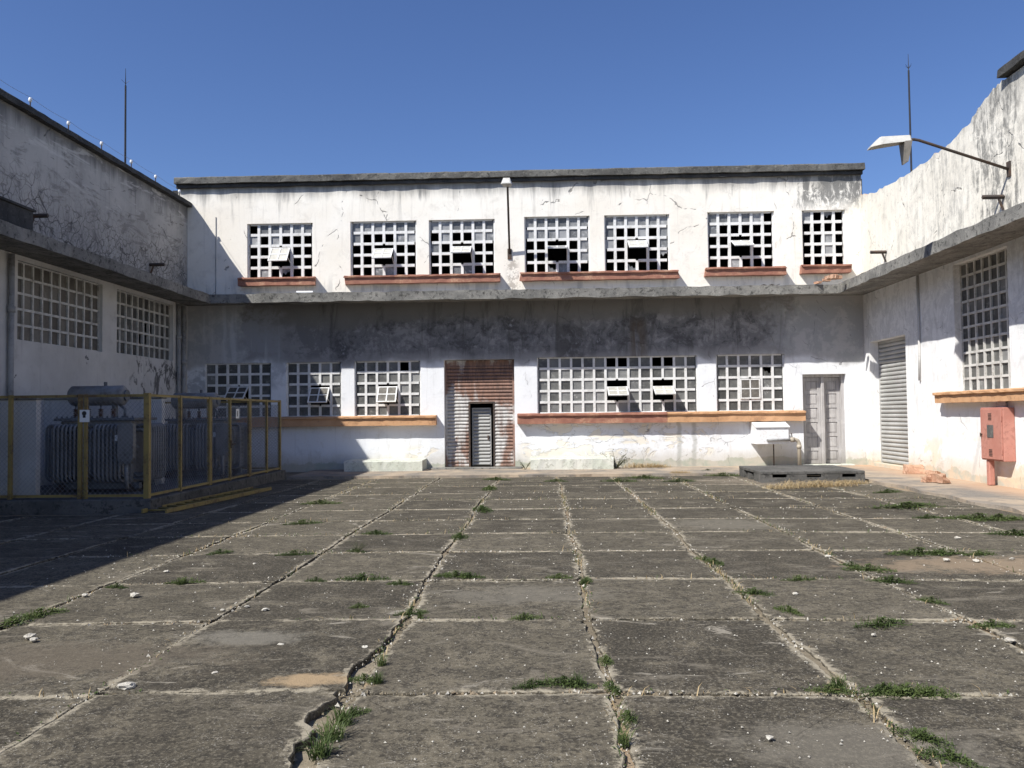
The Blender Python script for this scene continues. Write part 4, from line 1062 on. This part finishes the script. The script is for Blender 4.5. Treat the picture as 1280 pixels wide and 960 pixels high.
m = MB(); m.box(8.995, 9.11, 17.49, 17.61, .046, zb); m.build('post', M['red'], t, bevel=.02)

# ------------------------------------------------------------------ rubble, stones
def brickbit(size, seed, name, mat):
    import bmesh
    g_ = random.Random(seed); bm = bmesh.new(); bmesh.ops.create_cube(bm, size=1)
    bmesh.ops.subdivide_edges(bm, edges=bm.edges, cuts=2, use_grid_fill=True)
    cut = Vector((g_.uniform(-1,1), g_.uniform(-1,1), g_.uniform(.2,.8))).normalized()
    for v in bm.verts:
        d_ = v.co.dot(cut)-g_.uniform(.22,.36)
        if d_ > 0: v.co -= cut*d_
        v.co += Vector([g_.uniform(-.05,.05) for _ in range(3)])
        v.co = Vector((v.co.x*size*2.0, v.co.y*size*1.2, v.co.z*size*.9))
    z = min(v.co.z for v in bm.verts)
    for v in bm.verts: v.co.z -= z
    me = bpy.data.meshes.new(name); bm.to_mesh(me); bm.free(); me.materials.append(mat); return me
def chunk(size, seed, flat=.7, name='stone', mat=None):
    import bmesh
    bm = bmesh.new(); bmesh.ops.create_icosphere(bm, subdivisions=2, radius=1); rr = random.Random(seed); o = Vector((rr.uniform(0,50),)*3)
    for v in bm.verts:
        n = mnoise.noise(v.co*1.4+o); v.co *= 1+.55*n; v.co.z *= flat; v.co.x *= 1.25
        v.co = Vector([round(c*3.2)/3.2*.45+c*.55 for c in v.co])
        v.co *= size
    z = min(v.co.z for v in bm.verts)
    for v in bm.verts: v.co.z -= z
    me = bpy.data.meshes.new(name); bm.to_mesh(me); bm.free(); me.materials.append(mat); return me
pale = [chunk(.038, s, .5, 'stone', M['stone']) for s in range(5)]
rr = random.Random(9)
for (x, y, s) in ((158,863,1.1),(37,799,.9),(42,802,.7),(168,747,1.05),(106,746,.7),(309,760,.5),(331,764,.6),(278,764,.45),(268,844,.5),(208,716,.6),(351,808,.5),(1285-20,700,.6),(962,925,.5),(1035,697,.7),(994,744,.6),(318,706,.5),(456,812,.6),(1220,703,.8),(1183,702,.9),(1197,674,.8),(1262,803,.7),(1092,795,.4)):
    p = gpt(x, y); o = link('loose_stone', rr.choice(pale), None, (p.x, p.y, .002)); o.rotation_euler = (0,0,rr.uniform(0,6)); o.scale = (s,)*3
    tag(o, 'pale broken stone lying on the dark concrete slabs', 'stone', 'loose stones scattered on the paving')
bk = [brickbit(.18, 30+s, 'brick_rubble', M['brick']) for s in range(4)]
for k, (x, y, s, lab) in enumerate(((1166,592,1.25,'largest broken brick lump in the rubble at the foot of the white wall'),(1178,604,1.1,'orange brick lump beside the rubble pile, nearest the pavement'),(1161,603,.7,'small crumbled brick piece on the walkway by the hole'),(1186,596,.9,'brick lump against the patched wall foot'))):
    p = gpt(x, y, .045); o = link('brick_rubble', bk[k], None, (min(p.x, 8.98), p.y, .045)); o.rotation_euler = (0,0,k*1.7); o.scale = (s,)*3
    tag(o, lab, 'brick', 'brick rubble at the foot of the white wall')
cb = [brickbit(.11, 60+s, 'brick_fragment', M['brick']) for s in range(3)]
for k, (x, y, s) in enumerate(((1033,346,1.0),(1044,341,1.3),(1053,337,.9),(1062,333,1.2),(1022,349,.8),(1071,330,1.1),(1085,326,.9))):
    p = px(x, y+6, 2, CZ1+.01); o = link('brick_fragment', cb[k % 3], None, (min(p.x, 9.0), min(max(p.y, 22.6), 24.1), CZ1+.015)); o.rotation_euler = (0,0,k*2.1); o.scale = (s,)*3
    tag(o, 'broken orange brick piece lying on the canopy below the broken parapet', 'brick', 'brick pieces on the canopy corner')
m = MB(); m.tube([(-6.9,23.62,CZ1+.045),(-6.45,23.68,CZ1+.05)], .045, 8); tag(m.build('pipe_offcut', M['white']), 'short white pipe offcut lying on the canopy below the first red sill', 'pipe')
m = MB()
for k in range(6):
    x = 6.1+k*.11; m.v += [(x,23.75,CZ1+.035+.035*(k%2)),(x,24.1,CZ1+.055+.035*(k%2)),(x,23.75,CZ1+.05+.035*(k%2)),(x,24.1,CZ1+.07+.035*(k%2))]
for k in range(5):
    b = k*4; c = b+4
    for f_ in ((b,c,c+1,b+1),(b+2,b+3,c+3,c+2),(b,b+2,c+2,c),(b+1,c+1,c+3,b+3)): m.f.append(f_); m.m.append(0)
m.f.append((0,1,3,2)); m.m.append(0); m.f.append((20,22,23,21)); m.m.append(0)
tag(m.build('roof_sheet_scrap', M['iron']), 'scrap of dark corrugated sheet lying on the canopy near the corner', 'scrap')
# fine grit, uncountable
m = MB(); rg = random.Random(14)
for k in range(5200):
    y = 2.4+18.5*rg.random()**1.9; x = rg.uniform(-.62,.66)*y*1.02 + .2
    if not (-5.4 < x < 7.1): continue
    if rg.random() < .45:
        jx = rg.choice(XJ[5:13]); x = jx+rg.gauss(0,.09)
    s = rg.choice((.004,.005,.006,.008,.011))*(.8+.05*y)*.8; a = rg.uniform(0,6.3); z = .004
    pts = [(x+s*math.cos(a+i*2.1)*rg.uniform(.7,1.3), y+s*math.sin(a+i*2.1)*rg.uniform(.7,1.3), z) for i in range(3)]
    n = len(m.v); m.v += pts + [(x, y, z+s*rg.uniform(.6,1.1))]
    for f_ in ((n,n+1,n+3),(n+1,n+2,n+3),(n+2,n,n+3)): m.f.append(f_); m.m.append(0)
for k in range(9000):
    if rg.random() < .6:
        jx = rg.choice(XJ[5:13]); y = 2.4+18.5*rg.random()**1.8; x = jx + rg.gauss(0,.038)
    else:
        jy = rg.choice(YJ[6:16]); x = rg.uniform(-.6,.62)*jy; y = jy - .0075*(x-.2)**2 + rg.gauss(0,.025)
    if not (-5.4 < x < 7.1) or mnoise.noise(Vector((x*1.7,y*1.7,8))) < -.15: continue
    s = rg.choice((.004,.006,.008,.011,.016))*(.75+.035*y); a = rg.uniform(0,6.3); z = -.006
    n = len(m.v); m.v += [(x+s*math.cos(a+i*2.1)*rg.uniform(.7,1.3), y+s*math.sin(a+i*2.1)*rg.uniform(.7,1.3), z) for i in range(3)] + [(x+rg.gauss(0,s*.3), y, z+.006+s*rg.uniform(.5,1.0))]
    for f_ in ((n,n+1,n+3),(n+1,n+2,n+3),(n+2,n,n+3)): m.f.append(f_); m.m.append(1 if rg.random() < .7 else 0)
tag(m.build('grit', [M['stone'], M['earth']], fix=False), 'fine pale grit strewn over the concrete slabs', 'grit', kind='stuff')

# ------------------------------------------------------------------ weeds
def blade(m, p, h, lean, az, wd, rg_, mi=0):
    d = Vector((math.cos(az), math.sin(az), 0)); s = Vector((-d.y, d.x, 0))*wd
    a = p; b = p + d*lean*.4*h + Vector((0,0,h*.6)); c = p + d*lean*h + Vector((0,0,h*(1-.25*lean)))
    n = len(m.v); m.v += [tuple(a-s), tuple(a+s), tuple(b+s*.8), tuple(b-s*.8), tuple(c)]
    m.f += [(n,n+1,n+2,n+3),(n+3,n+2,n+4)]; m.m += [mi,mi]
def leafy(m, p, L, az, up, wd):
    d = Vector((math.cos(az), math.sin(az), up)).normalized(); s = d.cross(Vector((0,0,1))).normalized()*wd
    n = len(m.v); m.v += [tuple(p), tuple(p+d*L*.45+s), tuple(p+d*L+Vector((0,0,-L*.12))), tuple(p+d*L*.45-s)]
    m.f.append((n,n+1,n+2,n+3)); m.m.append(0)
def clump(kind, seed):
    m = MB(); g = random.Random(seed)
    if kind == 'low':                        # creeping broad-leaf mat, about 0.5 m across and elongated
        for k in range(640):
            r_ = min(1, abs(g.gauss(0,.6))); a = g.uniform(0,6.283); x, y = .30*r_*math.cos(a), .12*r_*math.sin(a)
            if mnoise.noise(Vector((x*9,y*9,seed))) < -.12: continue
            z = g.uniform(.004,.06)*(1.15-r_); leafy(m, Vector((x,y,z)), g.uniform(.018,.04), g.uniform(0,6.3), g.uniform(-.1,.9), g.uniform(.005,.011))
        for k in range(14):
            a = k*.449+g.uniform(-.2,.2); m.tube([(0,0,.006), (.16*math.cos(a), .065*math.sin(a), .012), (.31*math.cos(a), .125*math.sin(a), .006)], [.003,.0025,.002], 3)
        for k in range(50):
            r_ = g.random()**.6; a = g.uniform(0,6.283); blade(m, Vector((.28*r_*math.cos(a), .12*r_*math.sin(a), 0)), g.uniform(.03,.09), g.uniform(.3,1.2), g.uniform(0,6.3), .003, g)
    elif kind == 'tuft':
        for k in range(95):
            r_ = g.random(); a = g.uniform(0,6.283); blade(m, Vector((.07*r_*math.cos(a), .06*r_*math.sin(a), 0)), g.uniform(.05,.16), g.uniform(.2,1.3), g.uniform(0,6.3), .0035, g)
        for k in range(40): leafy(m, Vector((g.gauss(0,.04), g.gauss(0,.04), g.uniform(.01,.06))), g.uniform(.02,.05), g.uniform(0,6.3), g.uniform(0,.8), .007)
    elif kind == 'straw':
        for k in range(300):
            r_ = g.random()**.7; a = g.uniform(0,6.283); blade(m, Vector((.5*r_*math.cos(a), .25*r_*math.sin(a), 0)), g.uniform(.06,.22), g.uniform(.6,2.2), g.uniform(0,6.3), .004, g)
    elif kind == 'shrub':
        for k in range(9):
            a = g.uniform(0,6.283); top = Vector((.32*math.cos(a), .14*math.sin(a), g.uniform(.2,.48))); m.tube([(0,0,0), tuple(top*.5+Vector((0,0,.05))), tuple(top)], [.008,.006,.002], 4)
            for q_ in range(26): leafy(m, top*g.uniform(.35,1.05)+Vector((g.gauss(0,.03),g.gauss(0,.03),g.gauss(0,.03))), g.uniform(.03,.07), g.uniform(0,6.3), g.uniform(-.4,.8), g.uniform(.01,.018))
    return m
LIB = {k: [clump(k, s).mesh('weed', M[mt]) for s in ss] for k, mt, ss in (('low','leaf',(1,2,3,4)),('tuft','leaf',(5,6,7,8)),('straw','straw',(9,10)),('shrub','twig',(11,12)))}
g = random.Random(31)
# (pixel x, y, kind, width in metres along the joint, direction in degrees)
W = [(20,779,'low',.5,60),(52,769,'low',.45,60),(225,731,'tuft',.5,0),(370,694,'low',.5,0),(455,725,'low',.6,0),(395,727,'low',.25,0),(232,729,'low',.4,0),(146,735,'low',.25,0),(415,925,'tuft',1.0,60),(400,945,'tuft',.9,60),(428,905,'tuft',.8,60),(440,895,'low',.25,60),
     (477,832,'tuft',.55,60),(472,854,'tuft',.5,0),(455,852,'low',.25,0),(515,768,'low',.32,30),(525,773,'tuft',.4,0),(731,731,'tuft',.65,0),(733,728,'low',.3,90),(665,859,'low',.26,0),(705,857,'low',.42,0),(722,858,'tuft',.6,0),
     (1047,862,'tuft',.75,0),(1040,866,'low',.3,0),(1105,866,'low',.4,0),(1135,868,'low',.5,0),(1165,870,'low',.35,0),(1104,782,'low',.5,0),(1240,784,'low',.4,0),(943,743,'low',.42,135),(893,704,'low',.4,120),(1000,726,'low',.4,0),
     (1085,713,'low',.55,150),(1115,728,'low',.5,150),(1165,753,'low',.3,150),(1150,693,'low',.8,0),(1180,693,'low',.6,0),(1226,694,'low',.45,0),(1136,634,'low',1.3,0),(1160,648,'low',.5,0),(1225,649,'low',1.1,0),(1250,650,'low',1.0,0),(1268,669,'low',.8,0),
     (655,774,'low',.3,0),(570,721,'low',.5,0),(588,722,'low',.35,0),(700,723,'low',.3,0),(500,731,'low',.3,0),(575,672,'low',.5,100),(603,638,'low',.9,100),(612,612,'low',.9,100),(620,600,'low',.8,0),(695,602,'low',.6,0),(775,602,'low',.9,0),(805,598,'low',1.0,0),(850,602,'low',.8,0),
     (780,930,'tuft',.5,90),(786,900,'low',.25,100),(765,862,'low',.25,100),(757,828,'low',.22,100),(1155,925,'low',.35,135),(1185,950,'low',.35,135),(985,765,'low',.35,130),(400,630,'low',.8,0),(380,655,'low',.6,0),(275,692,'low',.35,40),(470,668,'low',.5,0),
     (905,595,'low',1.0,0),(885,590,'low',.8,0),(1110,616,'low',.7,0),(445,690,'low',.3,0),(880,700,'low',.3,120),(1065,708,'low',.3,150),(448,760,'low',.2,0)]
for (x, y, kd, s, a) in W:
    p = gpt(x, y); o = link('weed', g.choice(LIB[kd]), None, (p.x, p.y, -.012 if kd == 'tuft' else .0)); s_w = s*(.85 if 8 > p.x > -3 and p.y < 14 else .9); f_ = s_w/.55 if kd == 'low' else s_w
    o.scale = (f_, f_*g.uniform(.8,1.2), min(1.3, .5+.5*f_)); o.rotation_euler = (0,0,R(a+g.uniform(-22,22)))
    if abs(p.x+1.12) < .5 and p.y < 7: where = 'in the open crack with the dark gap'
    elif p.x > 4.2 and p.y < 17: where = 'near the red cabinet walkway'
    elif p.y > 16: where = 'before the end wall'
    elif p.x < -2.2: where = 'near the edge of the long shadow'
    else: where = 'in a joint amid the sunlit slabs'
    look = ('broad mat of low green weed' if s >= .45 else 'small mat of low green weed') if kd == 'low' else 'upright tuft of green grass'
    tag(o, look + ' ' + where, 'weed', ('mats of weed ' if kd == 'low' else 'tufts of grass ') + where)
for (x, y, s, a) in ((800,583,1.2,0),(822,584,.8,0),(1005,607,1.2,0),(1040,606,1.1,0),(975,609,.8,0),(1065,603,.8,20),(850,592,.6,0)):
    p = gpt(x, y, .03); o = link('dry_grass', g.choice(LIB['straw']), None, (p.x, min(p.y, 24.2), .04 if p.y > 21.5 else .0)); o.scale = (s,s,s*.8)
    tag(o, 'straw coloured patch of dry grass on the dusty ground by the wall or plinth', 'dry grass', 'patches of dry grass near the back wall')
for k, (x, y, s, lab) in enumerate(((768,585,1.25,'straggly dull green plant at the end of the pale block below the long window'),(657,587,.6,'small straggly plant at the right jamb of the rusty shutter'),(447,687,.35,'small dark leafy plant standing alone on a slab joint'))):
    p = gpt(x, y, .03); o = link('wild_plant', LIB['shrub'][k % 2], None, (p.x, min(p.y, 23.75), .04 if k < 2 else 0)); o.scale = (s,)*3; tag(o, lab, 'plant')
# sparse sprouts in all joints, uncountable
m = MB()
for k in range(9500):
    if g.random() < .62:
        i = g.choice((5,6,7,7,8,8,9,9,9,10,10,11,12)); y = g.uniform(2.5,21); x = XJ[i]+g.gauss(0,.028)
    else:
        j = g.choice(range(5,18)); x = g.uniform(-5,7); y = YJ[min(j,17)] - .0075*(x-.2)**2 + g.gauss(0,.02)
    if mnoise.noise(Vector((x*1.1,y*1.1,4.4))) < .02: continue
    p = Vector((x, y, -.02))
    if g.random() < .5: blade(m, p, g.uniform(.04,.10), g.uniform(.3,1.4), g.uniform(0,6.3), .0035, g, 1 if g.random() < .6 else 0)
    else: leafy(m, p+Vector((0,0,.03)), g.uniform(.015,.035), g.uniform(0,6.3), g.uniform(.1,.9), .007)
tag(m.build('joint_sprouts', [M['leaf'], M['straw']], fix=False), 'sparse green and dry sprouts along the slab joints', 'weeds', kind='stuff')
